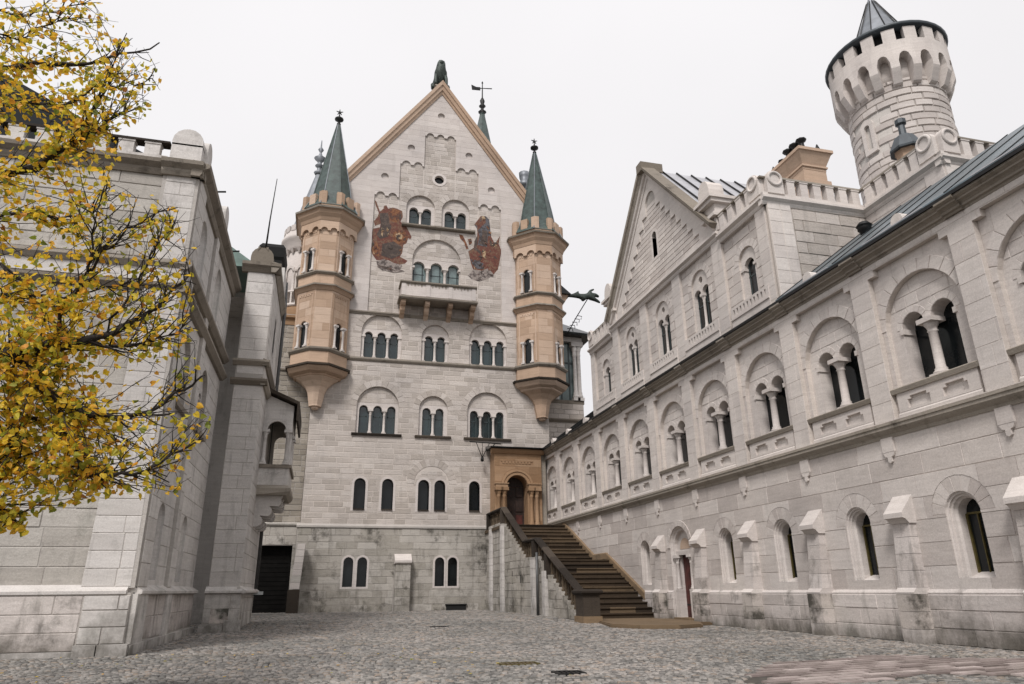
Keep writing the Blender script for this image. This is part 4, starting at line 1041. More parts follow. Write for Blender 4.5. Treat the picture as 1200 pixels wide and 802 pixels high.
# statue of a seated lion on the apex (bronze, weathered)
def skin(name, pts, edges, radii, mat, parent=None, levels=1, fr=ID, label=None):
    me = bpy.data.meshes.new(name); me.from_pydata(pts, edges, []); o = bpy.data.objects.new(name, me); COL.objects.link(o)
    md = o.modifiers.new('Skin', 'SKIN'); o.modifiers.new('Sub', 'SUBSURF').levels = levels
    for i, r in enumerate(radii):
        sv = me.skin_vertices[0].data[i]; sv.radius = (r, r) if not isinstance(r, tuple) else r; sv.use_root = (i == 0)
    dg = bpy.context.evaluated_depsgraph_get(); ev = o.evaluated_get(dg); nm = bpy.data.meshes.new_from_object(ev); nm.name = name
    bpy.data.objects.remove(o); nm.materials.clear(); nm.materials.append(mat)
    for p_ in nm.polygons: p_.use_smooth = True
    return part(name, nm, mat, parent, fr, label=label)
sx_, sz_ = PC, 29.7
st = thing('lion_statue', sx_, 35.2, 30.0, 'dark bronze seated lion statue on the apex of the palace gable', 'statue')
skin('body', [(sx_, 36.15, 31.10), (sx_, 35.95, 31.50), (sx_, 35.75, 32.00), (sx_, 35.68, 32.40), (sx_, 35.52, 32.53), (sx_+.02, 35.40, 32.45),
      (sx_-.28, 35.78, 31.75), (sx_-.33, 35.58, 31.30), (sx_-.33, 35.52, 30.75), (sx_+.28, 35.78, 31.75), (sx_+.33, 35.58, 31.30), (sx_+.33, 35.52, 30.75),
      (sx_-.38, 36.15, 31.00), (sx_-.46, 35.75, 30.90), (sx_-.46, 35.65, 30.55), (sx_+.38, 36.15, 31.00), (sx_+.46, 35.75, 30.90), (sx_+.46, 35.65, 30.55), (sx_-.14, 35.70, 32.69), (sx_+.14, 35.70, 32.69), (sx_, 36.50, 30.95)],
     [(0, 1), (1, 2), (2, 3), (3, 4), (4, 5), (2, 6), (6, 7), (7, 8), (2, 9), (9, 10), (10, 11), (0, 12), (12, 13), (13, 14), (0, 15), (15, 16), (16, 17), (3, 18), (3, 19), (0, 20)],
     [.34, .34, .36, .32, .2, .10, .15, .12, .11, .15, .12, .11, .24, .16, .12, .24, .16, .12, .07, .07, .1], MVE, st)
mb = MB(); mb.loft([[(sx_-a, 35.3, z), (sx_+a, 35.3, z), (sx_+a, 36.5, z), (sx_-a, 36.5, z)] for a, z in ((.28, 29.0), (.28, 30.45), (.42, 30.58))], True, False, True, True); part('pedestal', mb, MCO, st)
# turrets -----------------------------------------------------------
def turret(cx, name='turret', label=None):
    m_, d_, hw_, e_ = .42, 1.15, 1.32, .90
    def plan(o=0., back=1.5):
        return [(cx-hw_-o, 35+back+o), (cx-hw_-o, 35-d_+e_-.41*o), (cx-m_-.41*o, 35-d_-o), (cx+m_+.41*o, 35-d_-o), (cx+hw_+o, 35-d_+e_-.41*o), (cx+hw_+o, 35+back+o)]
    body = MB(); P0 = plan(0)
    stages = [(12.45, 15.55, 12.45), (16.55, 19.15, 16.6)]
    t = part(name, (lambda q: (q.vprism(plan(-.10), 12.3, 20.2), q)[1])(MB()), MTA, pal, label=label)
    for za, zb, zw in stages:
        for i in range(5):
            (xa, ya), (xb, yb) = P0[i], P0[i+1]; L = math.hypot(xb-xa, yb-ya)
            fr = Fr(xa, ya, math.degrees(math.atan2(yb-ya, xb-xa)))
            f = MB()
            if i in (1, 3):
                c = L/2; h = lights([c], .42, zw, zw+1.22); pan = [(.10, zb-.28), (L-.10, zb-.28), (L-.10, zb-.18), (.10, zb-.18)]
                f.sheet(rect(0, L, za, zb), [h], 0, .3); w_ = part('stage_wall', f, MTA, t, fr); ashlar(pal, t, fr, rect(0.02, L-.02, za, zb), [arch(c, zw-.01, .46, zw+1.46, 6)], .42, (.45, .8), 0, .005, .010, MTA, jit=.003, bev=.003, seed=int(cx*9)+i)
                g = MB(); g.add([(c-.25, .09, zw), (c+.25, .09, zw), (c+.25, .09, zw+1.5), (c-.25, .09, zw+1.5)], [(0, 1, 2, 3)]); part('pane', g, MGB, t, fr)
                for s_ in (-1, 1): column(t, fr, c+s_*.28, -.03, zw, zw+1.25, .12)
                fz = MB()
                for j in range(5): fz.box(.2+j*(L-.4)/5, .2+(j+.6)*(L-.4)/5, -.03, 0, zb-.34, zb-.24)
                fz.box(.12, L-.12, -.03, 0, zb-.24, zb-.2); fz.box(.10, .16, -.03, 0, za+.1, zb-.2); fz.box(L-.16, L-.10, -.03, 0, za+.1, zb-.2); part('panel_frieze', fz, MTA, t, fr)
            else:
                f.sheet(rect(0, L, za, zb), [], 0, .3); part('stage_wall', f, MTA, t, fr); ashlar(pal, t, fr, rect(0.02, L-.02, za, zb), [], .42, (.45, .8), 0, .005, .010, MTA, jit=.003, bev=.003, seed=int(cx*9)+i)
    def band(z0, z1, prof, mat=MTA, nm='cornice'):
        """prof: (offset, z)"""
        mb = MB(); mb.loft([[(x, y, z) for x, y in plan(o)] for o, z in prof], True, False, True, True); part(nm, mb, mat, t)
    # corbelled foot
    mb = MB(); tip = [(.0, 9.25), (.06, 9.3), (.16, 9.38), (.14, 9.46), (.22, 9.52), (.24, 9.62)]
    def ring8(s, z): return [(cx+(x-cx)*s, 34.75+(y-34.75)*s, z) for x, y in plan(0, .9)]
    mb.loft([ring8(.04, 9.44), ring8(.12, 9.50), ring8(.13, 9.60), ring8(.23, 9.62), ring8(.23, 9.70), ring8(.27, 9.95), ring8(.31, 10.3), ring8(.40, 10.58), ring8(.58, 10.84), ring8(.80, 11.02)], True, False, True, True); part('corbel', mb, MTA, t)
    band(0, 0, [(-.22, 11.0), (-.16, 11.06), (-.16, 11.12), (.04, 11.22), (.13, 11.36), (.15, 11.46)], MTA)
    band(0, 0, [(.24, 11.47), (.26, 11.56), (.14, 11.60)], MDK, 'coping')
    band(0, 0, [(.06, 11.60), (.06, 12.20)], MTA, 'apron')
    band(0, 0, [(.10, 12.2), (.18, 12.3), (.18, 12.38), (.02, 12.45)], MCO)
    band(0, 0, [(.04, 15.5), (.10, 15.62), (.18, 15.70)], MTA); band(0, 0, [(.22, 15.70), (.22, 15.78), (.05, 15.84)], MCO)
    band(0, 0, [(.03, 15.84), (.03, 16.36)], MTA, 'apron'); band(0, 0, [(.08, 16.36), (.17, 16.44), (.17, 16.5), (.02, 16.58)], MCO)
    # little arches under the crown
    for i in range(5):
        (xa, ya), (xb, yb) = plan(.14)[i], plan(.14)[i+1]; L = math.hypot(xb-xa, yb-ya); fr = Fr(xa, ya, math.degrees(math.atan2(yb-ya, xb-xa)))
        na = 2 if i in (1, 3, 2) else 4
        w_ = L/na; f = MB(); loop = [(L, 19.45), (0, 19.45), (0, 18.85)]
        for a in range(na):
            c = (a+.5)*w_; r = w_*.36; loop.append((c-r, 18.85))
            for k in range(1, 6): loop.append((c-r*math.cos(math.pi*k/6), 18.85+r*1.0*math.sin(math.pi*k/6)))
            loop.append((c+r, 18.85))
        loop.append((L, 18.85)); f.sheet(loop, [], 0, 0, .14); part('arched_frieze', f, MTA, t, fr)
    band(0, 0, [(.0, 19.1), (.0, 19.45)], MTA); band(0, 0, [(.16, 19.42), (.22, 19.6), (.34, 19.78), (.38, 19.95), (.46, 20.0)], MTA); band(0, 0, [(.50, 20.0), (.52, 20.1), (.36, 20.14)], MCO, 'coping')
    band(0, 0, [(.20, 20.12), (.20, 20.42)], MTA, 'parapet')
    PT = plan(.20)
    for i in range(5):
        (xa, ya), (xb, yb) = PT[i], PT[i+1]; L = math.hypot(xb-xa, yb-ya); fr = Fr(xa, ya, math.degrees(math.atan2(yb-ya, xb-xa)))
        if i in (1, 3):
            cs = [L*.5]; ww_ = L*.30
        elif i == 2: cs = []; ww_ = .3
        else: cs = [L*.25, L*.6]; ww_ = .36
        for c in cs:
            mb = MB(); mb.box(c-ww_/2, c+ww_/2, 0, .2, 20.42, 21.12); part('merlon', mb, MTA, t, fr)
    for i in (1, 2, 3, 4):       # angled merlons standing on the corners
        x, y = PT[i]; (xp, yp), (xn, yn) = PT[i-1], PT[i+1]
        def tow(ax, ay, d):
            l = math.hypot(ax-x, ay-y); return (x+(ax-x)/l*d, y+(ay-y)/l*d)
        a, b = tow(xp, yp, .24), tow(xn, yn, .24); k = .84
        ctr = (cx, 35.0); inn = lambda q: (q[0]+(ctr[0]-q[0])*.13, q[1]+(ctr[1]-q[1])*.13)
        mb = MB(); mb.vprism([a, (x, y), b, inn(b), inn((x, y)), inn(a)], 20.42, 21.15); part('merlon', mb, MTA, t)
    # spire with flared foot
    scy = 34.98
    def oct_(r, z, n=8): return [(cx+r*math.cos(R_(22.5)+2*math.pi*i/n), scy+r*.98*math.sin(R_(22.5)+2*math.pi*i/n), z) for i in range(n)]
    prof = [(1.50, 20.35), (1.22, 20.9), (1.06, 21.4), (.94, 22.1), (.10, 26.3)]
    mb = MB(); mb.loft([oct_(r, z) for r, z in prof], True, False, False, True); sp = part('spire', mb, MGR, t)
    for i in range(8):
        a = R_(22.5)+2*math.pi*i/8; mb = MB(); mb.tube([(cx+r*1.01*math.cos(a), scy+r*.99*math.sin(a), z) for r, z in prof], .028, 5, False); part('seam', mb, MSG if i % 2 else MGR, sp)
    mb = MB(); mb.lathe([(.10, 26.25), (.12, 26.4), (.07, 26.45), (.07, 26.55), (.25, 26.67), (.25, 26.75), (.06, 26.87), (.03, 27.05), (.03, 27.3)], cx, scy, 10)
    for a in range(5):
        b = math.pi/2+a*2*math.pi/5; mb.tube([(cx, scy, 27.2), (cx+.2*math.cos(b), scy, 27.2+.2*math.sin(b))], [.05, .02], 5)
    part('finial', mb, MIR, t)
    return t
turret(-.80); turret(10.95)
# rear spire with weather vane, chimney behind right slope
mb = MB(); mb.lathe([(.95, 26.5), (.85, 29.0), (.14, 32.7)], 8.75, 40, 10, False); q = part('rear_spire', mb, MGR, pal, label='slender green rear spire with a weather vane')
mb = MB(); mb.lathe([(.2, 32.5), (.13, 32.6), (.30, 32.75), (.13, 32.9), (.1, 33.1), (.25, 33.25), (.12, 33.4), (.18, 33.7), (.05, 34.0), (.03, 35.2), (.07, 35.25), (.02, 35.4)], 8.75, 40, 8)
part('finial', mb, MIR, q)
mb = MB(); mb.tube([(8.2, 40, 34.7), (8.75, 40, 34.8), (9.45, 40, 34.9)], [.05, .03, .04], 5); mb.prism([(8.0, 34.55), (8.6, 34.6), (8.6, 34.85), (8.3, 34.82), (7.95, 34.95)], 40.03, 39.97, back=True); part('weather_vane', mb, MIR, q)
mb = MB(); mb.lathe([(.25, 23.0), (.25, 25.5), (.34, 25.55), (.34, 25.8), (.22, 25.85), (.34, 26.2), (.36, 26.5), (.2, 26.55)], 11.0, 37.5, 10); part('chimney_pipe', mb, MSG, pal)
# iron bracket and lamp arm beside the portal
mb = MB(); mb.tube([(6.95, 34.6, 8.16), (8.6, 34.6, 8.10)], .03, 5); mb.tube([(7.3, 34.6, 8.14), (7.62, 34.6, 7.35)], .02, 4); mb.tube([(8.0, 34.6, 8.12), (7.62, 34.6, 7.35)], .02, 4); mb.tube([(7.62, 34.6, 8.12), (7.62, 34.6, 7.35)], .015, 4); mb.tube([(8.3, 34.6, 8.1), (8.3, 35, 8.1)], .03, 4); mb.lathe([(.02, 7.15), (.09, 7.2), (.07, 7.38)], 7.62, 34.6, 6)
t = thing('lamp_bracket', 7.6, 34.6, 8.1, 'thin black wrought iron bracket on the palace wall left of the portal', 'bracket'); part('bracket_arm', mb, MIR, t)
mb = MB(); mb.box(5.95, 6.9, -.16, -.09, .12, .36); mb.box(5.9, 6.95, -.2, -.09, .36, .40); t = thing('cellar_hatch', 6.4, 34.8, .1, 'low black hatch at the foot of the palace base wall', 'hatch'); part('hatch_panel', mb, MBK, t, PF)
# murals: generic painted figures on the wall
def mural(name, label, polys, y=35.085):
    t = None; rm_ = random.Random(len(polys)*3+1)
    for i, (mat, pts) in enumerate(polys):
        mb = MB(); n_ = len(pts)
        if i == 0:
            mb.add(*sheet_geo(pts, [], y)); t = part(name, mb, mat, pal, label=label)
        else:
            mb.add(*sheet_geo(pts, [], y-.0012*i)); part('painted_patch', mb, mat, t)
    k = len(polys); done = 0
    while done < 46:       # brush strokes and folds inside the painted outline
        bi_ = rm_.randrange(len(polys)); B_ = polys[bi_][1]
        x_ = rm_.uniform(min(p[0] for p in B_), max(p[0] for p in B_)); z_ = rm_.uniform(min(p[1] for p in B_), max(p[1] for p in B_))
        if not inpoly(x_, z_, B_): continue
        r_ = rm_.uniform(.04, .15); a_ = rm_.uniform(0, 3.14); e_ = rm_.uniform(.2, .6)
        pts = []
        for j in range(9):
            t_ = 2*math.pi*j/9; q = r_*rm_.uniform(.65, 1.2); u, v_ = q*math.cos(t_), q*math.sin(t_)*e_
            pts.append((x_+u*math.cos(a_)-v_*math.sin(a_)+.25*v_, z_+u*math.sin(a_)+v_*math.cos(a_)))
        mb = MB(); mb.add([(a, y-.0012*(k+done*.5), b) for a, b in pts], [tuple(range(9))])
        part('painted_patch', mb, rm_.choice([PK, PK, PR, PO, PD, PK, PK, PO]) if polys[bi_][0] is not PG else rm_.choice([PG, PK]), t); done += 1
def paint(name, a, b, c, s=5):
    m, n, p, o = nodes_of(name)
    n.links.new(ramp(n, noise(n, s, 7, .75), [(.36, a), (.46, b), (.50, a), (.56, c), (.62, (.05, .035, .03)), (.68, b)]), p.inputs['Base Color']); p.inputs['Roughness'].default_value = .8; return m
PR = paint('mural_red', (.075, .024, .018), (.15, .045, .028), (.22, .12, .07), 6); PO = paint('mural_ochre', (.15, .05, .02), (.24, .11, .045), (.09, .03, .018), 5)
PG = paint('mural_cloud', (.20, .165, .15), (.30, .26, .235), (.08, .065, .06), 4); PK = paint('mural_dark', (.03, .025, .024), (.07, .045, .035), (.13, .09, .07), 6); PB = paint('mural_blue', (.06, .058, .065), (.12, .115, .125), (.04, .03, .03), 5); PD = paint('mural_gold', (.33, .22, .12), (.45, .34, .22), (.16, .08, .04), 5)
def P1(x, y):   # photo measurement -> wall coordinates, evaluated on the wall plane
    d = CR*((x-594.4)/817.6)-CU*((y-402.3)/817.6)+CF; t_ = (35.08-CAMP[1])/d.y; return (round(d.x*t_, 3), round(1+d.z*t_, 3))
def Z4(L): return [P1(400+a/7.29, 220+b/7.29) for a, b in L]
def Z5(L): return [P1(520+a/6.68, 220+b/6.68) for a, b in L]
mural('mural', 'left mural of a reddish brown armoured figure with round yellow shield', [
 (PR, Z4([(285, 105), (300, 120), (330, 205), (360, 180), (365, 155), (385, 150), (400, 180), (440, 170), (475, 180), (520, 200), (525, 250), (505, 290), (560, 340), (600, 420), (590, 440), (570, 430), (560, 470), (530, 490), (520, 560), (500, 590), (565, 625), (545, 650), (480, 660), (400, 620), (300, 620), (265, 570), (250, 520), (270, 480), (260, 400), (270, 350), (330, 340), (335, 310), (290, 325), (275, 290), (310, 250), (320, 215), (290, 140)])),
 (PO, Z4([(405, 210), (440, 180), (500, 195), (510, 260), (470, 300), (420, 285)])), (PK, Z4([(325, 220), (400, 215), (410, 300), (430, 330), (400, 420), (330, 440), (300, 400), (340, 330)])),
 (PO, Z4([(440, 390), (480, 360), (540, 370), (570, 420), (550, 480), (480, 490), (440, 450)])), (PD, Z4([(470, 395), (500, 385), (525, 410), (515, 440), (480, 445), (465, 420)])),
 (PK, Z4([(350, 480), (450, 460), (520, 510), (500, 580), (430, 610), (340, 580)])), (PO, Z4([(260, 480), (300, 460), (330, 520), (320, 590), (270, 570)])), (PD, Z4([(345, 340), (360, 350), (352, 420), (340, 400)])), (PD, Z4([(390, 330), (410, 350), (400, 380), (385, 370)])),
 (PG, Z4([(300, 630), (360, 610), (430, 640), (520, 665), (500, 700), (545, 715), (450, 728), (380, 710), (310, 680)])), (PK, Z4([(310, 660), (400, 680), (470, 712), (400, 705), (330, 682)]))])
mural('mural', 'right mural of a robed standing figure above two winged figures on a cloud', [
 (PR, Z5([(240, 440), (262, 380), (265, 330), (240, 290), (290, 222), (330, 225), (360, 300), (372, 385), (400, 440), (440, 380), (430, 440), (450, 490), (440, 560), (425, 640), (380, 690), (330, 710), (250, 690), (215, 600), (192, 500), (235, 470)])),
 (PG, Z5([(190, 690), (230, 640), (300, 650), (350, 630), (390, 680), (340, 715), (280, 735), (215, 715)])),
 (PB, Z5([(290, 240), (300, 222), (330, 225), (355, 250), (365, 330), (370, 375), (345, 380), (340, 465), (265, 450), (280, 380), (265, 330), (240, 290), (285, 270)])),
 (PR, Z5([(238, 285), (290, 268), (300, 235), (322, 232), (330, 275), (300, 300), (262, 340), (262, 300)])), (PK, Z5([(300, 330), (340, 340), (340, 455), (275, 440), (300, 400)])), (PD, Z5([(296, 228), (312, 222), (325, 235), (315, 250), (298, 248)])),
 (PO, Z5([(120, 365), (150, 375), (180, 440), (195, 480), (175, 480), (160, 430), (130, 400)])), (PO, Z5([(190, 405), (215, 400), (222, 430), (200, 450)])), (PK, Z5([(240, 420), (262, 380), (265, 430), (255, 470), (290, 500), (300, 560), (260, 600), (215, 560), (195, 500), (240, 470)])),
 (PR, Z5([(192, 500), (235, 480), (285, 520), (290, 560), (240, 590), (205, 550)])), (PB, Z5([(210, 560), (260, 570), (320, 600), (310, 640), (260, 635), (225, 600)])),
 (PR, Z5([(310, 480), (380, 470), (400, 440), (440, 380), (425, 440), (450, 490), (440, 560), (420, 640), (350, 650), (335, 590), (370, 540), (320, 510)])), (PK, Z5([(355, 390), (375, 430), (385, 460), (365, 455)])), (PD, Z5([(385, 440), (405, 435), (415, 455), (395, 465)])), (PD, Z5([(300, 480), (330, 500), (325, 560), (305, 540)]))])
# waterspout: bronze dragon head on an iron stay, on the palace's side oriel
so = part('side_oriel', (lambda q: (q.loft([[(11.3, 35.6, z), (11.3+a, 35.6, z), (11.3+a, 38.5, z), (11.3, 38.5, z)] for a, z in ((.5, 14.5), (1.0, 15.2), (1.05, 16.2), (1.5, 16.9), (1.7, 17.3))], True, False, True, True), q)[1])(MB()), MTA, pal)
mb = MB(); mb.loft([[(11.3, 35.4, 17.3), (13.1, 35.4, 17.3), (13.1, 38.6, 17.3), (11.3, 38.6, 17.3)], [(11.3, 36.0, 19.2), (11.4, 36.0, 19.2), (11.4, 38.0, 19.2), (11.3, 38.0, 19.2)]], True, False, True, True); part('oriel_roof', mb, MGB, so)
skin('waterspout', [(12.6, 35.9, 17.30), (13.1, 35.9, 17.40), (13.6, 35.9, 17.45), (14.05, 35.9, 17.42), (14.45, 35.9, 17.5), (14.8, 35.9, 17.62), (15.05, 35.9, 17.5), (14.9, 35.9, 17.25), (15.1, 35.9, 17.12), (14.5, 35.9, 17.85), (14.75, 35.9, 17.98), (14.0, 35.9, 17.12), (13.75, 35.9, 17.75)],
     [(0, 1), (1, 2), (2, 3), (3, 4), (4, 5), (5, 6), (4, 7), (7, 8), (4, 9), (9, 10), (3, 11), (2, 12)], [.09, .10, .15, .20, .19, .14, .07, .11, .05, .09, .05, .07, .05], MVE, so, 1, label='green bronze dragon waterspout')
mb = MB(); mb.tube([(12.9, 35.9, 14.9), (13.5, 35.9, 16.0), (14.3, 35.9, 17.3)], .03, 5)
for i in range(5): mb.tube([(12.95+.16*i, 35.9, 15.3+.22*i), (13.25+.16*i, 35.9, 15.35+.2*i), (13.3+.13*i, 35.9, 15.15+.2*i)], .025, 4)
part('iron_stay', mb, MIR, so)

# portal of the palace, at the head of the stairs ---------------------
GF = Fr(0, 34.0, 0)
py_ = 3.82
mb = MB(); hole = arch(9.28, py_, 1.08, 6.42, 12)
mb.sheet(rect(8.12, 10.56, py_, 7.62), [hole], 0, .9); mb.box(8.12, 8.2, .01, 1.2, 3, 7.6)
por = part('portal', mb, MTD, pal, GF, label='ochre sandstone portal with round arch at the head of the stairs')
ashlar(pal, por, GF, rect(8.14, 10.54, py_, 7.5), [arch(9.28, py_, 1.7, 6.75, 10), rect(8.4, 10.15, 6.95, 7.16)], .38, (.45, .8), 0, .005, .010, MTD, jit=.003, bev=.003, seed=88)
mb = MB(); mb.extr([(.2, 7.50), (-.05, 7.50), (-.10, 7.56), (-.16, 7.66), (-.16, 7.72), (.2, 7.74)], 7.95, 10.7); part('cornice', mb, MTD, por, GF)
mb = MB(); mb.extr([(.9, 7.76), (-.3, 7.74), (-.32, 7.80), (.9, 7.98)], 7.85, 10.8); part('lead_roof', mb, MGB, por, GF)
mb = MB(); mb.loft([[(x, y, z) for x, z in arch(9.28, py_+2.0, 1.08+2*e, 6.42+e, 12)] for e, y in ((.30, 0), (.29, -.06), (.18, -.07), (.16, -.03), (.02, -.04), (0, .02))]); part('archivolt', mb, MTD, por, GF)
mb = MB()
for j in range(9): mb.box(8.52+j*.17, 8.62+j*.17, -.03, 0, 7.0, 7.10)
mb.box(8.45, 10.1, -.03, 0, 7.10, 7.13); part('dentil_frieze', mb, MTD, por, GF)
for x in (8.30, 8.58, 9.98, 10.26): column(por, GF, x, -.10, py_+.02, 5.80, .20, MTD)
for a, b in ((8.14, 8.74), (9.82, 10.45)):
    mb = MB(); mb.box(a, b, -.26, 0, 5.80, 5.95); mb.box(a-.04, b+.04, -.30, 0, 5.95, 6.0); part('impost', mb, MTD, por, GF)
mb = MB(); mb.add([(8.6, .75, py_), (10, .75, py_), (10, .75, 6.5), (8.6, .75, 6.5)], [(0, 1, 2, 3)]); dd = part('door', mb, MDB, por, GF)
for s_ in (-1, 1):
    for j in range(3): mb = MB(); mb.box(9.28+s_*.26-.17, 9.28+s_*.26+.17, .70, .75, 4.0+j*.72, 4.55+j*.72); part('door_panel', mb, MDO if j == 0 else MDB, dd, GF)
# pier between portal and hall
mb = MB(); mb.box(10.56, 10.84, 34.15, 35, 3.5, 7.7); part('link_pier', mb, MCO, pal)

# ================================================================== staircase
stc = thing('staircase', 9.3, 27, 0, 'broad dark weathered stone staircase climbing along the white hall to the ochre portal', 'staircase')
SX0, SX1 = 8.12, 10.83
steps_ = []
z = .10; y = 22.35
for i in range(12): steps_.append((y, z, .163, .345)); y += .345; z += .163
yl0, zl0 = y, z
yl1 = y+1.45; steps2 = []; y = yl1
for i in range(10): steps2.append((y, z, .172, .36)); y += .36; z += .172
ytop, ztop = y, z
def step(y, z0, r, d, x0=SX0, x1=SX1, mat=MST):
    mb = MB(); k = x0; b0 = random.random()*.7; rr = lambda: b0+.3*random.random()
    cuts = [x0, x0+(x1-x0)*(.30+.25*rr()), x0+(x1-x0)*(.62+.2*rr()), x1]
    for a, b in zip(cuts, cuts[1:]): mb.extr([(y+d+.03, z0+r-.15), (y+.01, z0-.002), (y+.01, z0+r-.045), (y-.03, z0+r-.035), (y-.03, z0+r+rr()*.004), (y+d+.03, z0+r)], a+.003, b-.003, rr())
    part('step', mb, mat, stc)
for q in steps_: step(*q)
step(yl0, zl0-.163+.0, .163, yl1-yl0) if False else None
mb = MB(); mb.box(SX0, SX1, yl0-.03, yl1+.05, zl0-.12, zl0-.002, .5); part('landing', mb, MST, stc)
for q in steps2: step(*q)
mb = MB(); mb.box(SX0-.3, SX1, ytop-.03, 35, ztop-.14, ztop, .4); part('platform', mb, MST, stc)
core = MB(); core.loft([[(x, 22.4, -.1), (x, yl0, zl0-.22), (x, yl1, zl0-.22), (x, ytop, ztop-.25), (x, 35, ztop-.2), (x, 35, -.1)] for x in (SX0, SX1)], True, False, True, True); part('core', core, MDK, stc)
# side wall towards the courtyard, pilasters
SF = Fr(7.9, 0, -90)
wtop = lambda y: (.10+.163+(y-22.35)/.345*.163) if y < yl0 else (zl0+.05 if y < yl1 else zl0+.05+(min(y, ytop)-yl1)/.36*.172)
prof = [(-34.98, -.1), (-21.3, -.1), (-21.3, .16)]+[(-yy, wtop(yy)+.02) for yy in (22.4, yl0, yl1, ytop)]+[(-34.98, ztop+.07)]
mb = MB(); mb.sheet(prof, [], 0, .2, .22); sw = part('side_wall', mb, MMD, stc, SF)
regs = []
YS = [(22.3, yl0), (yl0, yl1), (yl1, ytop), (ytop, 34.95)]
for i, (a, b) in enumerate(YS):
    ta_, tb_ = wtop(a+1e-4), wtop(b-1e-4) if i < 3 else ztop+.05
    if i == 3: ta_ = ztop+.05
    ashlar(stc, sw, SF, [(-b, .1), (-a, .1), (-a, ta_), (-b, tb_)], [], .29, (.5, 1.0), 0, .014, .012, MLE if False else MPL, jit=.008, seed=301+i)
for yy in (25.15, 26.6, 31.4, 33.6):
    mb = MB(); mb.box(-yy-.17, -yy+.17, -.12, 0, -.05, wtop(yy)+.05); q = part('pilaster', mb, MMD, stc, SF)
    z_ = .1
    while z_ < wtop(yy)-.1:
        zt = min(z_+.33, wtop(yy)+.04); mb = MB(); mb.box(-yy-.18, -yy+.18, -.13, 0, z_+.005, zt-.005, random.random()); part('stone', mb, MLED, q, SF); z_ = zt
for yy in (25.9, 28.6, 29.9):
    mb = MB(); mb.box(-yy-.035, -yy+.035, -.018, 0, 1.25, 1.75); part('slit_window', mb, MBK, stc, SF)
mb = MB(); mb.tube([(7.76, 25.85, .1), (7.76, 25.85, 2.3)], .05, 6); part('drainpipe', mb, MPIP, stc)
# balustrade: balusters, rail, posts
def bal_shape(mb): mb.lathe([(.055, 0), (.06, .05), (.035, .09), (.05, .2), (.062, .28), (.035, .42), (.045, .47), (.06, .50), (.06, .56)], n=8)
bm_ = cached('bal', bal_shape, 'baluster', MBA)
blocks = MB()
def run(ya, yb, n_, zoff=0.):
    for i in range(n_):
        yy = ya+(i+.5)*(yb-ya)/n_; z_ = wtop(yy)
        b = MB(); b.box(7.88, 8.10, yy-(yb-ya)/n_/2+.005, yy+(yb-ya)/n_/2-.005, z_-.15, z_+.09, random.random()); part('plinth_block', b, MPL, stc)
        part('baluster', bm_, MBA, stc, ID, (7.99, yy, z_+.09))
run(22.0, 24.9, 10); run(26.9, ytop-.1, 15); run(25.3, 26.4, 3)
def rail(ya, yb, za, zb, nseg=4):
    for i in range(nseg):
        a = i/nseg; b = (i+1)/nseg; y0, y1 = ya+(yb-ya)*a+.004, ya+(yb-ya)*b-.004; z0, z1 = za+(zb-za)*a, za+(zb-za)*b
        mb = MB(); mb.loft([[(7.86, y0, z0+.02), (8.12, y0, z0+.02), (8.15, y0, z0+.07), (8.10, y0, z0+.13), (7.88, y0, z0+.13), (7.83, y0, z0+.07)], [(7.86, y1, z1+.02), (8.12, y1, z1+.02), (8.15, y1, z1+.07), (8.10, y1, z1+.13), (7.88, y1, z1+.13), (7.83, y1, z1+.07)]], True, False, True, True)
        part('handrail', mb, MDK, stc)
rail(21.7, yl0-.1, .78, wtop(yl0)+.64, 5); rail(yl0-.1, yl1+.1, wtop(yl0)+.64, wtop(yl1)+.66, 2); rail(yl1+.1, ytop+.1, wtop(yl1)+.66, wtop(ytop)+.64, 5)
rail(ytop+.1, 34.7, wtop(ytop)+.64, wtop(ytop)+.64, 2)
for yy in (25.1, 26.65, ytop+.1, 34.5):
    mb = MB(); mb.box(7.84, 8.14, yy-.14, yy+.14, wtop(yy)-.2, wtop(yy)+.66); part('post', mb, MDK, stc)
run(ytop+.3, 34.3, 7)
mb = MB(); mb.box(7.62, 8.22, 20.75, 21.55, -.02, .24); q = part('newel_post', mb, MSL, stc); 
mb = MB(); mb.box(7.66, 8.18, 20.8, 21.5, .24, .84); part('newel_shaft', mb, MDK, q)
mb = MB(); mb.loft([[(7.92-a, 21.15-b, z), (7.92+a, 21.15-b, z), (7.92+a, 21.15+b, z), (7.92-a, 21.15+b, z)] for a, b, z in ((.30, .40, .84), (.34, .45, .90), (.34, .45, .95), (.27, .38, 1.0))], True, False, True, True); part('newel_cap', mb, MDK, q)
# yellow curb on the hall side
def curb(ya, yb, za, zb):
    mb = MB(); mb.loft([[(10.74, ya, za-.14), (10.835, ya, za-.14), (10.835, ya, za+.08), (10.82, ya, za+.10), (10.76, ya, za+.10), (10.74, ya, za+.07)], [(10.74, yb, zb-.14), (10.835, yb, zb-.14), (10.835, yb, zb+.08), (10.82, yb, zb+.10), (10.76, yb, zb+.10), (10.74, yb, zb+.07)]], True, False, True, True); part('curb_rail', mb, MSL, stc)
off = .12
curb(23.2, yl0, wtop(23.2)+off, zl0+off+.06); curb(yl0, yl1-.1, zl0+off+.06, zl0+off+.06); curb(yl1-.1, ytop, zl0+off+.06, ztop+off)
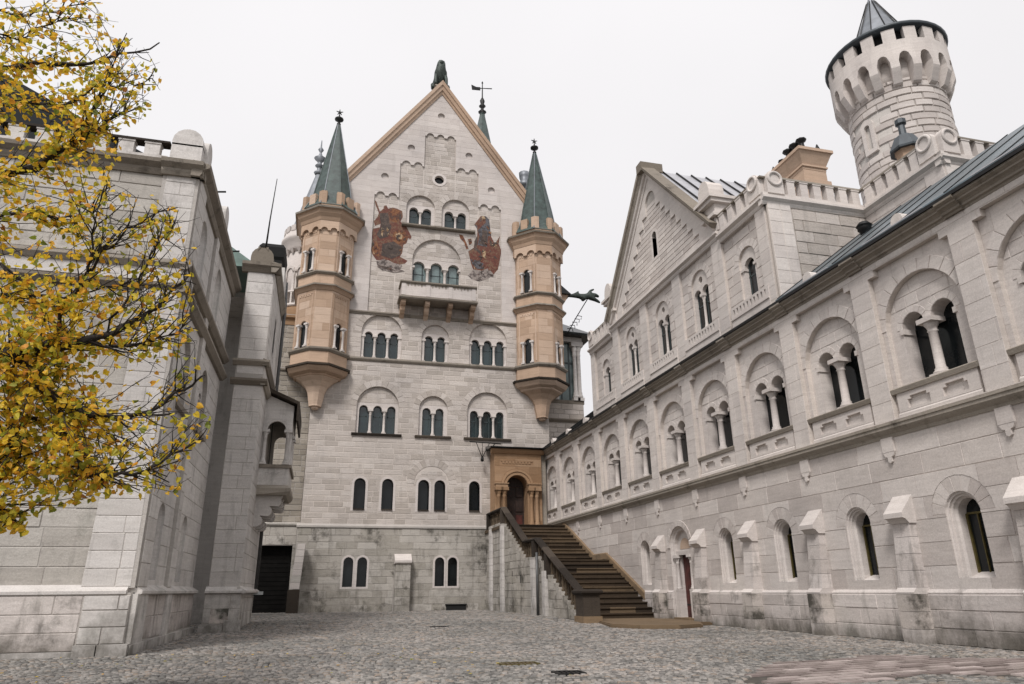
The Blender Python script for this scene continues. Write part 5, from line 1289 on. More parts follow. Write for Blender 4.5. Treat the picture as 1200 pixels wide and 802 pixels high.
# apron slab
ap = [(7.95, 20.0), (7.7, 18.9), (8.1, 17.9), (9.0, 17.45), (9.9, 17.9), (10.35, 18.75), (10.83, 18.95), (10.83, 22.4), (8.12, 22.4), (8.12, 21.0)]
apin = [(x+(9.3-x)*.03, y+(20.4-y)*.02) for x, y in ap]
mb = MB(); mb.vprism(ap, -.03, .085); mb.vprism(apin, .085, .11); t = part('apron_slab', mb, MSL, stc)

# ================================================================== left hall
LH = thing('grey_stone_hall', -3.2, 17, 0, 'grey limestone hall on the left with crenellated parapet and corner piers, behind the yellow tree', 'building')
LF = Fr(0, 14.2, 0); LS = Fr(-3.15, 0, 90)
def ledge(parent, fr, x0, x1, nm='ledge', y=0.):
    mb = MB(); mb.extr([(y+.05, .98), (y-.12, .98), (y-.17, 1.0), (y-.17, 1.05), (y+.0, 1.16), (y+.05, 1.16)], x0, x1); part(nm, mb, MLED, parent, fr)
# front
mb = MB(); mb.sheet(rect(-16, -3.15, 1.1, 9.6), [], 0, .1); fw = part('front_wall', mb, MMD, LH, LF)
ashlar(LH, fw, LF, rect(-12, -3.72, 1.12, 6.72), [], .33, (.7, 1.25), 0, .007, .014, MLE, jit=.01, seed=401)
ashlar(LH, fw, LF, rect(-12, -3.72, 7.45, 9.4), [], .33, (.7, 1.25), 0, .012, .012, MLE, jit=.01, seed=402)
mb = MB(); mb.box(-3.82, -3.10, -.06, .02, 1.1, 9.6); q = part('corner_pilaster', mb, MMD, LH, LF)
ashlar(LH, q, LF, [(-3.95, 1.12), (-3.16, 1.12), (-3.16, 9.4), (-3.74, 9.4)], [], .30, (.5, .62), -.06, .006, .008, MLED, jit=.006, seed=403)
mb = MB(); mb.box(-16, -3.12, -.14, .05, -.1, 1.02); q = part('front_plinth', mb, MMD, LH, LF)
ashlar(LH, q, LF, rect(-12, -3.86, .10, .98), [], .29, (.6, 1.1), -.14, .012, .012, MLOW, seed=404)
ashlar(LH, q, LF, rect(-3.85, -3.12, .20, .98), [], .27, (.36, .75), -.14, .02, .012, MLED, seed=405)
mb = MB(); mb.box(-16, -3.86, -.24, 0, -.1, .10); mb.box(-3.84, -3.50, -.32, 0, -.1, .20); mb.box(-3.48, -3.02, -.32, 0, -.1, .20); part('footing', mb, MLED, LH, LF)
ledge(LH, LF, -16, -3.2)
for za, zb in ((6.72, 6.95), (7.22, 7.45)):
    mb = MB(); mb.extr([(.05, za), (-.06, za), (-.14, za+.1), (-.14, za+.16), (.05, zb)], -16, -3.10); part('string_course', mb, MDK if False else MCO, LH, LF)
mb = MB(); mb.box(-16, -3.1, -.03, .05, 6.95, 7.22); part('frieze_band', mb, MLED, LH, LF)
cpl = [(.1, 9.36), (-.06, 9.36), (-.10, 9.44), (-.10, 9.5), (-.22, 9.58), (-.24, 9.66), (.1, 9.74)]
mb = MB(); mb.extr(cpl, -16, -3.0); part('cornice', mb, MCO, LH, LF)
mb = MB(); mb.extr([(y_-.07, z_) for y_, z_ in cpl], -3.85, -3.02); part('cornice_break', mb, MCO, LH, LF)
pb = MB(); pb.box(-16, -3.8, -.08, .1, 9.72, 9.82); pp = part('parapet', pb, MLED, LH, LF); merlons(pp, LF, -10, -3.86, -.08, 9.82, 10.12, .52, .30, mat=MLED)
mb = MB(); mb.box(-16, -3.78, -.11, .14, 10.12, 10.17); part('parapet_coping', mb, MDK, LH, LF)
mb = MB(); mb.box(-3.74, -3.12, -.14, .35, 9.72, 10.14); mb.loft([[(x, y, z) for x, z in arch(-3.43, 10.1, .62, 10.52, 8)] for y in (-.14, .30)], True, False, True, True); q = part('corner_block', mb, MLED, LH, LF)
mb = MB(); mb.loft([[(x, y, z) for x, z in arch(14.55, 9.75, .50, 10.5, 8)] for y in (-.10, .14)], True, False, True, True); part('side_antefix', mb, MLED, LH, LS)
# side
shl = []; shx = []
for cy in (15.62, 18.25):
    h, e, w_ = small_window(LH, LS, cy, 1.25, .42, 2.62, 0, .3, MGB, band=0, bandmat=MLED, splay=[(.10, 0), (.09, .04), (0, .12)], sill=False); shl.append(h); shx += e
    big, e, w_ = arcade_window(LH, LS, cy, 4.75, 5.75, .55, (-.24, .24), .36, 5.6, 0, y=0, rec=.1, deep=.3, plate=MLED, glass=MGB, cold=.09, sill=True, bars=False); shl.append(big); shx += e
    h, e, w_ = small_window(LH, LS, cy, 7.75, .62, 9.0, 0, .3, MGP, band=0, bandmat=MLED, splay=[(.10, 0), (.09, .04), (0, .12)], sill=False); shl.append(h); shx += e
mb = MB(); mb.sheet(rect(14.2, 20.6, 1.1, 9.6), shl, 0, .12); sw = part('side_wall', mb, MMD, LH, LS)
for a, b in ((14.95, 16.85), (17.25, 20.6)):
    for za, zb in ((1.12, 6.7), (7.45, 9.4)): ashlar(LH, sw, LS, rect(a, b, za, zb), shx, .40, (.6, 1.0), 0, .008, .010, MLED, seed=int(a*10+za))
for a, b in ((14.2, 14.93), (16.87, 17.23)):
    mb = MB(); mb.box(a, b, -.08, 0, 1.1, 9.6); q = part('pilaster', mb, MMD, LH, LS)
    ashlar(LH, q, LS, rect(a, b, 1.12, 9.4), [], .40, (.36, .8), -.08, .008, .010, MLED, seed=int(a*7))
mb = MB(); mb.box(14.2, 20.6, -.06, .05, -.1, 1.02); q = part('side_plinth', mb, MMD, LH, LS)
ashlar(LH, q, LS, rect(14.2, 20.6, .2, .98), [], .39, (.6, 1.0), -.06, .012, .012, MLOW, seed=411)
for a, b in ((14.1, 14.95), (16.8, 17.3)):
    mb = MB(); mb.box(a, b, -.13, 0, .02, 1.0); part('pier_foot', mb, MLED, LH, LS)
mb = MB(); mb.box(13.98, 20.6, -.16, 0, -.1, .18); part('footing', mb, MLED, LH, LS)
ledge(LH, LS, 14.2, 20.5)
for za, zb in ((6.72, 6.95), (7.22, 7.45)):
    mb = MB(); mb.extr([(.05, za), (-.08, za), (-.18, za+.1), (-.18, za+.16), (.05, zb)], 14.1, 20.6); part('string_course', mb, MCO, LH, LS)
mb = MB(); mb.extr([(y_*1.1, z_) for y_, z_ in cpl], 14.0, 20.7); part('cornice', mb, MCO, LH, LS)
mb = MB(); mb.box(14.9, 20.4, -.10, .1, 9.72, 9.80); part('parapet', mb, MLED, LH, LS)
mb = MB(); mb.loft([[(x, y, z) for x, z in arch(17.05, 9.7, .55, 10.35, 8)] for y in (-.2, .1)], True, False, True, True); part('side_antefix', mb, MLED, LH, LS)
for yy in (15.3, 18.4): mb = MB(); mb.tube([(-3.1, yy, 9.75), (-2.75, yy, 9.80)], .025, 4); part('gutter_spout', mb, MIR, LH)
# hall roof hidden behind the parapet, gable verge at the far left
mb = MB(); mb.loft([[(-3.3, y_, 9.6), (-7.8, y_, 11.9), (-12.5, y_, 9.6)] for y_ in (14.7, 20.5)], True, False, True, True); part('roof', mb, MGB, LH)
# pier block (tower-like buttress) and its side
BF = Fr(0, 20.5, 0); BS = Fr(-1.98, 0, 90)
mb = MB(); mb.sheet(rect(-2.75, -1.98, 1.0, 10.3), [], 0, .1); q = part('pier_block', mb, MMD, LH, BF)
ashlar(LH, q, BF, rect(-2.75, -1.98, 1.15, 6.6), [], .36, (.40, .77), 0, .010, .010, MLED, seed=421)
ashlar(LH, q, BF, rect(-2.73, -1.99, 6.95, 10.2), [], .36, (.40, .77), 0, .008, .010, MLED, seed=422)
mb = MB(); mb.box(-2.80, -1.92, -.06, .02, -.1, 1.0); q2 = part('pier_base', mb, MMD, LH, BF)
ashlar(LH, q2, BF, rect(-2.80, -1.92, .25, .98), [], .36, (.40, .86), -.06, .012, .010, MLED, seed=423)
mb = MB(); mb.box(-2.85, -2.28, -.2, 0, -.1, .24); mb.box(-2.27, -1.86, -.12, 0, -.1, .34); part('footing', mb, MLED, LH, BF)
mb = MB(); mb.box(-2.62, -2.18, -.075, -.05, .26, .62); part('stained_panel', mb, MBS, LH, BF)
ledge(LH, BF, -2.8, -1.9)
for za, zb in ((6.62, 6.85), (7.2, 7.42)):
    mb = MB(); mb.extr([(.05, za), (-.06, za), (-.16, za+.1), (-.16, za+.16), (.05, zb)], -2.85, -1.84); mb2 = part('string_course', mb, MCO, LH, BF)
    mb = MB(); mb.extr([(.05, za), (-.06, za), (-.14, za+.1), (-.14, za+.16), (.05, zb)], 20.4, 24.2); part('string_course', mb, MCO, LH, BS)
mb = MB(); mb.extr([(.1, 10.15), (-.04, 10.15), (-.12, 10.28), (-.18, 10.34), (-.18, 10.44), (.1, 10.5)], -2.92, -1.8); mb.extr([(.1, 10.15), (-.04, 10.15), (-.12, 10.28), (-.18, 10.34), (-.18, 10.44), (.1, 10.5)], -2.92, -1.8) if False else None; part('cornice', mb, MCO, LH, BF)
mb = MB(); mb.extr([(.1, 10.15), (-.04, 10.15), (-.12, 10.28), (-.17, 10.34), (-.17, 10.44), (.1, 10.5)], 20.35, 24.5); part('cornice', mb, MCO, LH, BS)
mb = MB(); mb.loft([[(x, y, z) for x, z in arch(-2.38, 10.48, .66, 10.98, 8)] for y in (-.08, .3)], True, False, True, True); mb.loft([[(x, y, z) for x, z in arch(-2.38, 10.98, .3, 11.0, 3)] for y in (-.1, .3)], True, False, True, True); part('pier_cap', mb, MCO, LH, BF)
bsx = []
h, e, w_ = small_window(LH, BS, 22.4, 8.2, .5, 9.4, 0, .3, MGB, band=.08, bandmat=MLED, sill=False); bsx += e
mb = MB(); mb.sheet(rect(20.5, 25.0, -.1, 10.3), [h], 0, .1); q = part('pier_side_wall', mb, MMD, LH, BS)
ashlar(LH, q, BS, rect(20.5, 25.0, .1, 10.2), bsx, .38, (.6, 1.0), 0, .008, .010, MLED, seed=431)
ledge(LH, BS, 20.4, 25.0)
mb = MB(); mb.box(-4, -1.98, 25.0, 25.1, -.1, 11.5); mb.box(-5, -2.1, 23.0, 25.0, 10.3, 11.45); mb.box(-2.15, -1.9, 22.9, 25.15, 10.3, 11.5); part('rear_block', mb, MLED, LH)
mb = MB(); mb.tube([(-1.86, 24.2, 1.1), (-1.86, 24.2, 10.6), (-1.9, 24.2, 11.5)], .06, 6); part('drainpipe', mb, MPIP, LH)
mb = MB(); mb.loft([[(-2.6, y_, 10.5), (-2.6, y_, 10.6), (-6.0, y_, 12.9), (-9, y_, 11), (-9, y_, 10.4)] for y_ in (20.9, 27)], True, False, True, True); part('copper_roof', mb, plain('pale_copper', (.13, .20, .175), .5, 0, .35, 2.5, .1), LH)
mb = MB(); mb.loft([[(-2.75-a, 23.2-a, z), (-2.05+a, 23.2-a, z), (-2.05+a, 24.4+a, z), (-2.75-a, 24.4+a, z)] for a, z in ((0, 11.3), (0, 11.9), (.07, 12.0), (.09, 12.35), (.0, 12.5))], True, False, True, True)
t = thing('chimney', -2.4, 23.8, 11.3, 'low wide black chimney cap on the roof of the grey stone hall', 'chimney'); part('stack', mb, MBK, t)
t = thing('lightning_rod', -2.35, 20.6, 10.9, 'thin tall lightning rod above the grey corner pier', 'lightning rod')
mb = MB(); mb.tube([(-2.35, 20.7, 10.9), (-2.32, 20.7, 12.1), (-2.25, 20.7, 13.6)], [.035, .022, .012], 5); mb.lathe([(.06, 10.95), (.06, 11.02)], -2.35, 20.7, 6); part('rod', mb, MIR, t)
# balcony loggia on the side of the left hall
by0, by1, bxo, bxi = 22.1, 24.3, -1.12, -1.98
QF = Fr(0, by0, 0)
lo = part('loggia', (lambda q: (q.sheet([(bxi, 5.62), (bxo, 5.62), (bxo, 6.50), (bxi, 6.85)], [], 0, 0, .15) or q))(MB()), MLED, LH, QF) if False else None
mb = MB(); ah = [(-1.86, 4.62), (-1.28, 4.62)]+[(-1.57+.29*math.cos(math.pi*i/10), 5.70+.29*math.sin(math.pi*i/10)) for i in range(11)]
mb.sheet([(bxi, 4.60), (bxo, 4.60), (bxo, 6.45), (bxi, 6.80)], [ah], 0, .16)
log_ = part('loggia', mb, MLED, LH, QF, label='small corbelled balcony loggia on the side of the grey hall')
mb = MB(); mb.sheet(rect(by0, by1, 4.6, 6.45), [arch(22.75, 4.62, .6, 5.95, 8), arch(23.65, 4.62, .6, 5.95, 8)], 0, .16); part('side_arcade', mb, MLED, log_, Fr(bxo, 0, 90))
mb = MB(); mb.loft([[(x, y, z) for x, z in [(-1.57+(.27+e)*math.cos(math.pi*i/10), 5.68+(.27+e)*math.sin(math.pi*i/10)) for i in range(11)]] for e, y in ((.09, 0), (.09, -.04), (0, -.04), (0, .05))], False); part('archivolt', mb, MLED, log_, QF)
for x in (-1.88, -1.22): column(log_, QF, x, -.02, 4.62, 5.68, .12, MLED)
for y_ in (.55, 1.1): column(log_, QF, bxo-.03, y_, 4.62, 5.6, .12, MLED)
mb = MB(); mb.box(bxi, bxo+.02, -.04, .12, 4.0, 4.52); mb.box(bxo-.12, bxo+.02, .12, 2.2, 4.0, 4.52); part('parapet', mb, MLED, log_, QF)
mb = MB(); mb.box(bxi, bxo+.08, -.10, 2.25, 4.52, 4.62); part('parapet_rail', mb, MCO, log_, QF)
mb = MB()
for i in range(3): mb.loft([[(-1.72+i*.17+.07*math.cos(math.pi*k/6), y_, 4.32+.07*math.sin(math.pi*k/6)) for k in range(7)] for y_ in (-.045, -.06)], False); 
part('scallop_moulding', mb, MDK, log_, QF)
mb = MB(); mb.loft([[(bxi, by0-.10, z0), (bxo+e, by0-.10-e, z0), (bxo+e, by1, z0), (bxi, by1, z0)] for e, z0 in ((.0, 3.72), (.10, 3.82), (.12, 3.92), (.04, 4.0))], True, False, True, True); part('floor_slab', mb, MCO, log_)
for yy in (.1, 1.0, 1.9):
    mb = MB(); mb.prism([(bxi, 3.72), (bxi, 2.82)]+[(-1.90+.17*math.sin(math.pi*i/6), 2.99-.17*math.cos(math.pi*i/6)) for i in range(7)][:6]+[(-1.66+.17*math.sin(math.pi*i/6), 3.27-.17*math.cos(math.pi*i/6)) for i in range(1, 6)]+[(-1.40+.16*math.sin(math.pi*i/6), 3.55-.16*math.cos(math.pi*i/6)) for i in range(1, 5)]+[(-1.22, 3.72)], yy+.3, yy, 0, back=True); part('bracket', mb, MLED, log_, QF)
mb = MB(); mb.loft([[(bxi, y_, 6.86), (bxo+.12, y_, 6.46), (bxo+.12, y_, 6.56), (bxi, y_, 6.98)] for y_ in (by0-.25, by1+.2)], True, False, True, True)
mb.box(bxo+.10, bxo+.16, by0-.26, by1+.2, 5.95, 6.55)
part('lean_to_roof', mb, MDK, log_)
mb = MB(); mb.sheet(rect(bxi, bxo, 4.6, 6.45), [arch(-1.50, 4.75, .5, 5.9, 8)], by1-by0-.15, .12); mb.box(bxi, bxi+.05, .2, by1-by0-.2, 4.6, 6.3); part('back_wall', mb, MLE, log_, QF)
mb = MB(); mb.box(-2.0, -1.66, 24.6, 24.64, .93, 1.03) ; t = thing('direction_sign', -1.8, 24.6, .9, 'narrow pale metal sign board jutting out low in front of the dark gateway', 'sign'); part('sign_board', mb, MSI, t)
mb = MB(); mb.tube([(-1.98, 24.66, 1.03), (-1.98, 24.66, .12)], .015, 4); part('sign_arm', mb, MIR, t)

# ================================================================== link wing with gate
KW_ = thing('link_wing', -3, 35.4, 0, 'narrow rough stone wing with dark board gateway between the grey hall and the palace', 'building')
KF = Fr(0, 35.35, 0)
mb = MB(); gate_h = rect(-3.6, -1.28, .05, 3.06); mb.sheet(rect(-9, PX0-.02, -.1, 14.6), [gate_h], 0, .5); kw = part('wall', mb, MMD, KW_, KF)
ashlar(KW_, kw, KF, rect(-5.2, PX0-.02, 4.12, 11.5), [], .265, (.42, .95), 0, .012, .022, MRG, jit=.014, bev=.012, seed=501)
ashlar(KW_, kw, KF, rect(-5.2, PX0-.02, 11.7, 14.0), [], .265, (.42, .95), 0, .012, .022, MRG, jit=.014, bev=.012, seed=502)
ashlar(KW_, kw, KF, rect(-5.2, PX0-.14, 3.08, 3.92), [], .42, (.6, 1.1), 0, .012, .012, MPL, seed=503)
ashlar(KW_, kw, KF, rect(-1.28, PX0-.14, .1, 3.08), [], .42, (.6, 1.1), 0, .012, .012, MPL, seed=504)
for a, b, m_ in ((3.94, 4.12, MPL), (11.5, 11.68, MCO)):
    mb = MB(); mb.extr([(.05, a), (-.06, a), (-.10, a+.06), (-.10, b-.05), (.05, b)], -9, PX0-.02); part('string_course', mb, m_, KW_, KF)
mb = MB(); mb.extr([(.1, 14.0), (-.05, 14.0), (-.05, 14.3), (-.18, 14.38), (-.18, 14.5), (.1, 14.6)], -9, PX0-.02); part('cornice', mb, MTD, KW_, KF)
g_ = part('gate', (lambda q: (q.box(-3.6, -1.28, .42, .5, .05, 3.06), q)[1])(MB()), MBK, KW_, KF)
for i in range(15):
    mb = MB(); mb.box(-3.58, -1.3, .38, .42, .08+i*.2, .08+i*.2+.175); part('gate_board', mb, MGT, g_, KF)
mb = MB(); mb.box(-9, -1.05, .5, 4, -.1, 14.2); part('body', mb, MRU, KW_, KF)
lb = thing('leaning_buttress', -.95, 34.6, 0, 'leaning pale stone pier against the palace corner beside the dark gate', 'buttress')
mb = MB(); mb.box(-1.28, -.78, 34.0, 34.7, .0, 1.10); part('pier_foot', mb, MDK, lb)
for i in range(7):
    z0 = 1.12+i*.28; s0 = (z0-1.1)*.10; mb = MB(); a = -1.22+s0; b = -.80+s0*.6
    mb.loft([[(a, 34.1, z0+.005), (b, 34.1, z0+.005), (b, 34.75, z0+.005), (a, 34.75, z0+.005)], [(a+.028, 34.1, z0+.275), (b+.017, 34.1, z0+.275), (b+.017, 34.75, z0+.275), (a+.028, 34.75, z0+.275)]], True, False, True, True, random.random()); part('stone', mb, MWS if i != 1 else MLE, lb)
# white round turret behind
WT = thing('white_round_turret', -1.9, 39.5, 14, 'slim white round turret with grey cone roof rising behind the left palace turret', 'tower')
wx, wy = -1.85, 39.3
mb = MB(); mb.lathe([(1.9, 14), (1.9, 15.8), (1.75, 16.0), (1.4, 16.0), (1.4, 16.9)], wx, wy, 32); part('base_drum', mb, MTD, WT)
mb = MB(); mb.lathe([(1.8, 16.0), (1.86, 16.05), (1.86, 16.15), (1.7, 16.2)], wx, wy, 32); mb.lathe([(1.8, 16.85), (1.8, 16.95)], wx, wy, 32); part('balustrade', mb, MWS, WT)
for i in range(40):
    a = 2*math.pi*i/40; mb = MB() 
    part('baluster', cached('wtb', lambda q: q.box(-.06, .06, -.05, .05, 0, .68), 'baluster', MWS), MWS, WT, ID, (wx+1.73*math.cos(a), wy+1.73*math.sin(a), 16.18), math.degrees(a))
mb = MB(); mb.lathe([(1.42, 16.0), (1.42, 20.2)], wx, wy, 32); part('shaft', mb, MPW, WT)
for i in range(12):
    a = 2*math.pi*(i+.5)/12; fr = Fr(wx+1.42*math.cos(a), wy+1.42*math.sin(a), math.degrees(a)+90)
    mb = MB(); mb.sheet(arch(0, 17.0, .66, 18.7, 6), [arch(0, 17.0, .46, 18.55, 6)], -.06, .05, .08); w_ = part('window', mb, MWS, WT, fr)
    column(WT, Fr(wx+1.52*math.cos(a+.26), wy+1.52*math.sin(a+.26), 0), 0, 0, 16.95, 18.35, .12)
mb = MB(); mb.lathe([(1.45, 19.6), (1.52, 19.9), (1.7, 20.3), (1.76, 20.4), (1.76, 20.55), (1.62, 20.6), (1.62, 20.9)], wx, wy, 32); part('crown', mb, MPW, WT)
for i in range(22):
    a = 2*math.pi*i/22
    part('merlon', cached('wtm', lambda q: q.box(-.16, .16, -.09, .09, 0, .36), 'merlon', MPW), MPW, WT, ID, (wx+1.55*math.cos(a), wy+1.55*math.sin(a), 20.9), math.degrees(a)+90)
    mb = MB(); part('corbel', cached('wtc', lambda q: q.loft([[(-.12, -.16, .3), (.12, -.16, .3), (.12, 0, .3), (-.12, 0, .3)], [(-.03, -.02, 0), (.03, -.02, 0), (.03, 0, 0), (-.03, 0, 0)]], True, False, True, True), 'corbel', MPW), MPW, WT, ID, (wx+1.47*math.cos(a), wy+1.47*math.sin(a), 19.45), math.degrees(a)+90)
mb = MB(); mb.lathe([(1.45, 20.9), (1.35, 21.2), (.16, 25.6)], wx, wy, 14, False); part('roof', mb, MSG, WT)
mb = MB(); mb.lathe([(.2, 25.5), (.32, 25.7), (.14, 25.85), (.14, 26.1), (.28, 26.2), (.14, 26.35), (.14, 26.5), (.38, 26.75), (.14, 26.95), (.06, 27.2), (.18, 27.4), (.05, 27.6), (.03, 28.1)], wx, wy, 10); part('finial', mb, MSG, WT)
# glazed veranda wing right of the palace
VW = thing('veranda_wing', 13, 37, 0, 'grey stone wing with glazed corner veranda and flat dark eaves behind the right palace turret', 'building')
VF = Fr(0, 37, 0)
mb = MB(); mb.sheet(rect(11.4, 14.15, 0, 11.3), [], 0, .2); vw = part('wall', mb, MMD, VW, VF)
ashlar(VW, vw, VF, rect(11.5, 14.15, 7.5, 11.1), [], .27, (.45, .9), 0, .018, .02, MRU, seed=601)
mb = MB(); mb.sheet(rect(37, 42, 0, 11.3), [], 0, .2); part('wall', mb, MRU, VW, Fr(14.15, 0, 90))
mb = MB(); mb.extr([(.1, 9.98), (-.05, 9.98), (-.15, 10.1), (-.15, 10.16), (.1, 10.2)], 11.4, 14.4); mb.box(11.4, 14.2, -.03, 5, 11.1, 11.3); part('string_course', mb, MCO, VW, VF)
for x in (12.45, 13.75, 14.0): column(VW, VF, x, .1, 11.3, 14.9, .24, MLED)
mb = MB(); mb.box(11.5, 14.1, .25, .3, 11.3, 15); part('glazing', mb, MGP, VW, VF)
mb = MB()
for x in (12.2, 12.9, 13.4): mb.box(x, x+.08, .22, .25, 11.3, 14.9)
mb.box(11.5, 14.1, .21, .25, 13.6, 13.7); part('window_bars', mb, MFR, VW, VF)
mb = MB(); mb.box(12.3, 14.0, .5, .55, 11.4, 13.3); part('curtain', mb, MWS, VW, VF)
mb = MB(); mb.box(11.4, 14.2, -.05, 5, 14.9, 15.2); part('lintel_beam', mb, MLED, VW, VF)
mb = MB(); mb.loft([[(11.3, -.6, 15.3), (14.75, -.6, 15.15), (14.75, 5.4, 15.15), (11.3, 5.4, 15.3)], [(11.3, -.6, 15.42), (14.78, -.62, 15.27), (14.78, 5.4, 15.27), (11.3, 5.4, 15.42)], [(11.3, 1.5, 16.9), (12.5, 1.5, 16.9), (12.5, 3.5, 16.9), (11.3, 3.5, 16.9)]], True, False, True, True); part('roof', mb, MGB, VW, VF)
mb = MB(); mb.loft([[(10.9, 36.2, 6.6), (13.6, 36.2, 6.6), (13.6, 40, 6.6), (10.9, 40, 6.6)], [(11.2, 37.0, 8.8), (11.5, 37.0, 8.8), (11.5, 39, 8.8), (11.2, 39, 8.8)]], True, False, True, True); part('lower_roof', mb, MGB, VW)

# ================================================================== tree in the foreground
def unp(x, y, D):       # a point at horizontal depth D in front of the viewpoint along a sight line
    d = CR*((x-594.4)/817.6)-CU*((y-402.3)/817.6)+CF; h = math.hypot(d.x, d.y); return Vector(CAMP)+d*(D/h)
tree = thing('yellow_tree', -5.3, 7.6, 0, 'tree with yellow and green autumn leaves reaching in from the left edge', 'tree')
rt = random.Random(12)
B0 = [unp(-30, 207, 8.6), unp(0, 203, 8.5), unp(40, 193, 8.4), unp(74, 175, 8.3), unp(100, 160, 8.2), unp(125, 142, 8.2), unp(148, 128, 8.3)]
branches = [
 (B0, .062, .014), ([unp(80, 172, 8.3), unp(100, 140, 8.1), unp(120, 112, 8.0), unp(136, 68, 7.9)], .025, .006),
 ([unp(-20, 80, 9.0), unp(0, 79, 8.9), unp(60, 76, 8.8), unp(120, 72, 8.7), unp(187, 50, 8.6)], .045, .008),
 ([unp(-30, 420, 7.9), unp(0, 417, 7.8), unp(42, 412, 7.7), unp(106, 400, 7.6), unp(150, 382, 7.6), unp(185, 360, 7.7), unp(222, 322, 7.8)], .075, .010),
 ([unp(100, 401, 7.6), unp(140, 405, 7.5), unp(175, 402, 7.4), unp(214, 383, 7.4)], .022, .005),
 ([unp(15, 416, 7.8), unp(35, 436, 7.7), unp(55, 457, 7.6), unp(85, 478, 7.5), unp(127, 489, 7.4), unp(178, 480, 7.4), unp(215, 455, 7.5), unp(240, 440, 7.5)], .046, .008),
 ([unp(58, 458, 7.6), unp(72, 490, 7.5), unp(85, 520, 7.4), unp(106, 555, 7.4), unp(153, 556, 7.4), unp(200, 535, 7.4), unp(238, 514, 7.5)], .034, .007),
 ([unp(-20, 520, 8.2), unp(0, 525, 8.1), unp(25, 538, 8.0), unp(64, 548, 7.9), unp(110, 556, 7.8)], .022, .007),
 ([unp(-20, 300, 8.4), unp(30, 330, 8.2), unp(60, 390, 8.0), unp(75, 420, 7.9)], .018, .006),
 ([unp(104, 320, 7.6), unp(108, 290, 7.5), unp(113, 250, 7.4), unp(126, 216, 7.4)], .015, .004),
 ([unp(104, 320, 7.6), unp(130, 290, 7.5), unp(160, 262, 7.5), unp(188, 248, 7.5)], .015, .004),
 ([unp(60, 405, 7.7), unp(80, 360, 7.6), unp(104, 320, 7.6)], .025, .014),
 ([unp(120, 396, 7.6), unp(150, 350, 7.6), unp(180, 300, 7.5), unp(205, 262, 7.6)], .016, .004),
 ([unp(-20, 600, 8.0), unp(0, 560, 8.0), unp(14, 520, 8.0), unp(20, 470, 8.0), unp(10, 420, 7.9)], .02, .012),
 ([unp(-20, 10, 9.2), unp(20, 18, 9.1), unp(70, 14, 9.0), unp(118, 3, 9.0)], .016, .004),
 ([unp(-20, 40, 9.2), unp(20, 45, 9.1), unp(60, 30, 9.0), unp(95, 18, 9.0)], .014, .004),
 ([unp(-20, 130, 8.8), unp(20, 120, 8.7), unp(70, 125, 8.6), unp(110, 105, 8.5), unp(160, 100, 8.4), unp(178, 92, 8.4)], .02, .005),
 ([unp(-20, 260, 8.5), unp(20, 250, 8.4), unp(80, 255, 8.3), unp(130, 235, 8.2)], .02, .005),
 ([unp(-20, 345, 8.2), unp(30, 350, 8.1), unp(90, 345, 8.0), unp(150, 330, 7.9)], .02, .005),
 ([unp(-20, 470, 8.2), unp(40, 490, 8.1), unp(100, 500, 8.0), unp(150, 515, 7.9)], .02, .005),
 ([unp(-20, 590, 8.2), unp(5, 600, 8.1), unp(22, 612, 8.1)], .015, .004)]
top = Vector((-5.2, 7.9, 0)); trunkp = [Vector((-5.3, 7.6, -.1)), Vector((-5.25, 7.65, 1.5)), Vector((-5.2, 7.8, 3.0)), Vector((-5.15, 7.9, 4.6)), Vector((-5.1, 8.0, 6.2)), Vector((-5.0, 8.1, 7.8))]
mb = MB(); mb.tube(trunkp, [.26, .22, .19, .15, .11, .05], 12); part('trunk', mb, MBRK, tree)
def smooth_path(P, n=4):
    out = []
    for i in range(len(P)-1):
        p0 = P[max(i-1, 0)]; p1, p2 = P[i], P[i+1]; p3 = P[min(i+2, len(P)-1)]
        for k in range(n):
            t = k/n; out.append(.5*((2*p1)+(p2-p0)*t+(2*p0-5*p1+4*p2-p3)*t*t+(3*p1-p0-3*p2+p3)*t**3))
    out.append(P[-1]); return out
TW = []      # twig points where leaves sit
twm = MB()
def ok_leaf(v):
    x, y, d = v
    lim = 238
    if y < 12: lim = 120
    elif y < 60: lim = 120+(y-12)*1.4
    elif y < 110: lim = 188
    elif y < 150: lim = 188-(y-110)*.6
    elif y < 210: lim = 160-(y-150)*.5
    elif y < 250: lim = 130+(y-210)*2.6
    elif y < 400: lim = 236
    elif y < 470: lim = 236
    elif y < 520: lim = 250
    elif y < 580: lim = 236-(y-520)*.3
    elif y < 600: lim = 130-(y-580)*4
    elif y < 626: lim = 32
    else: lim = -50
    return x < lim
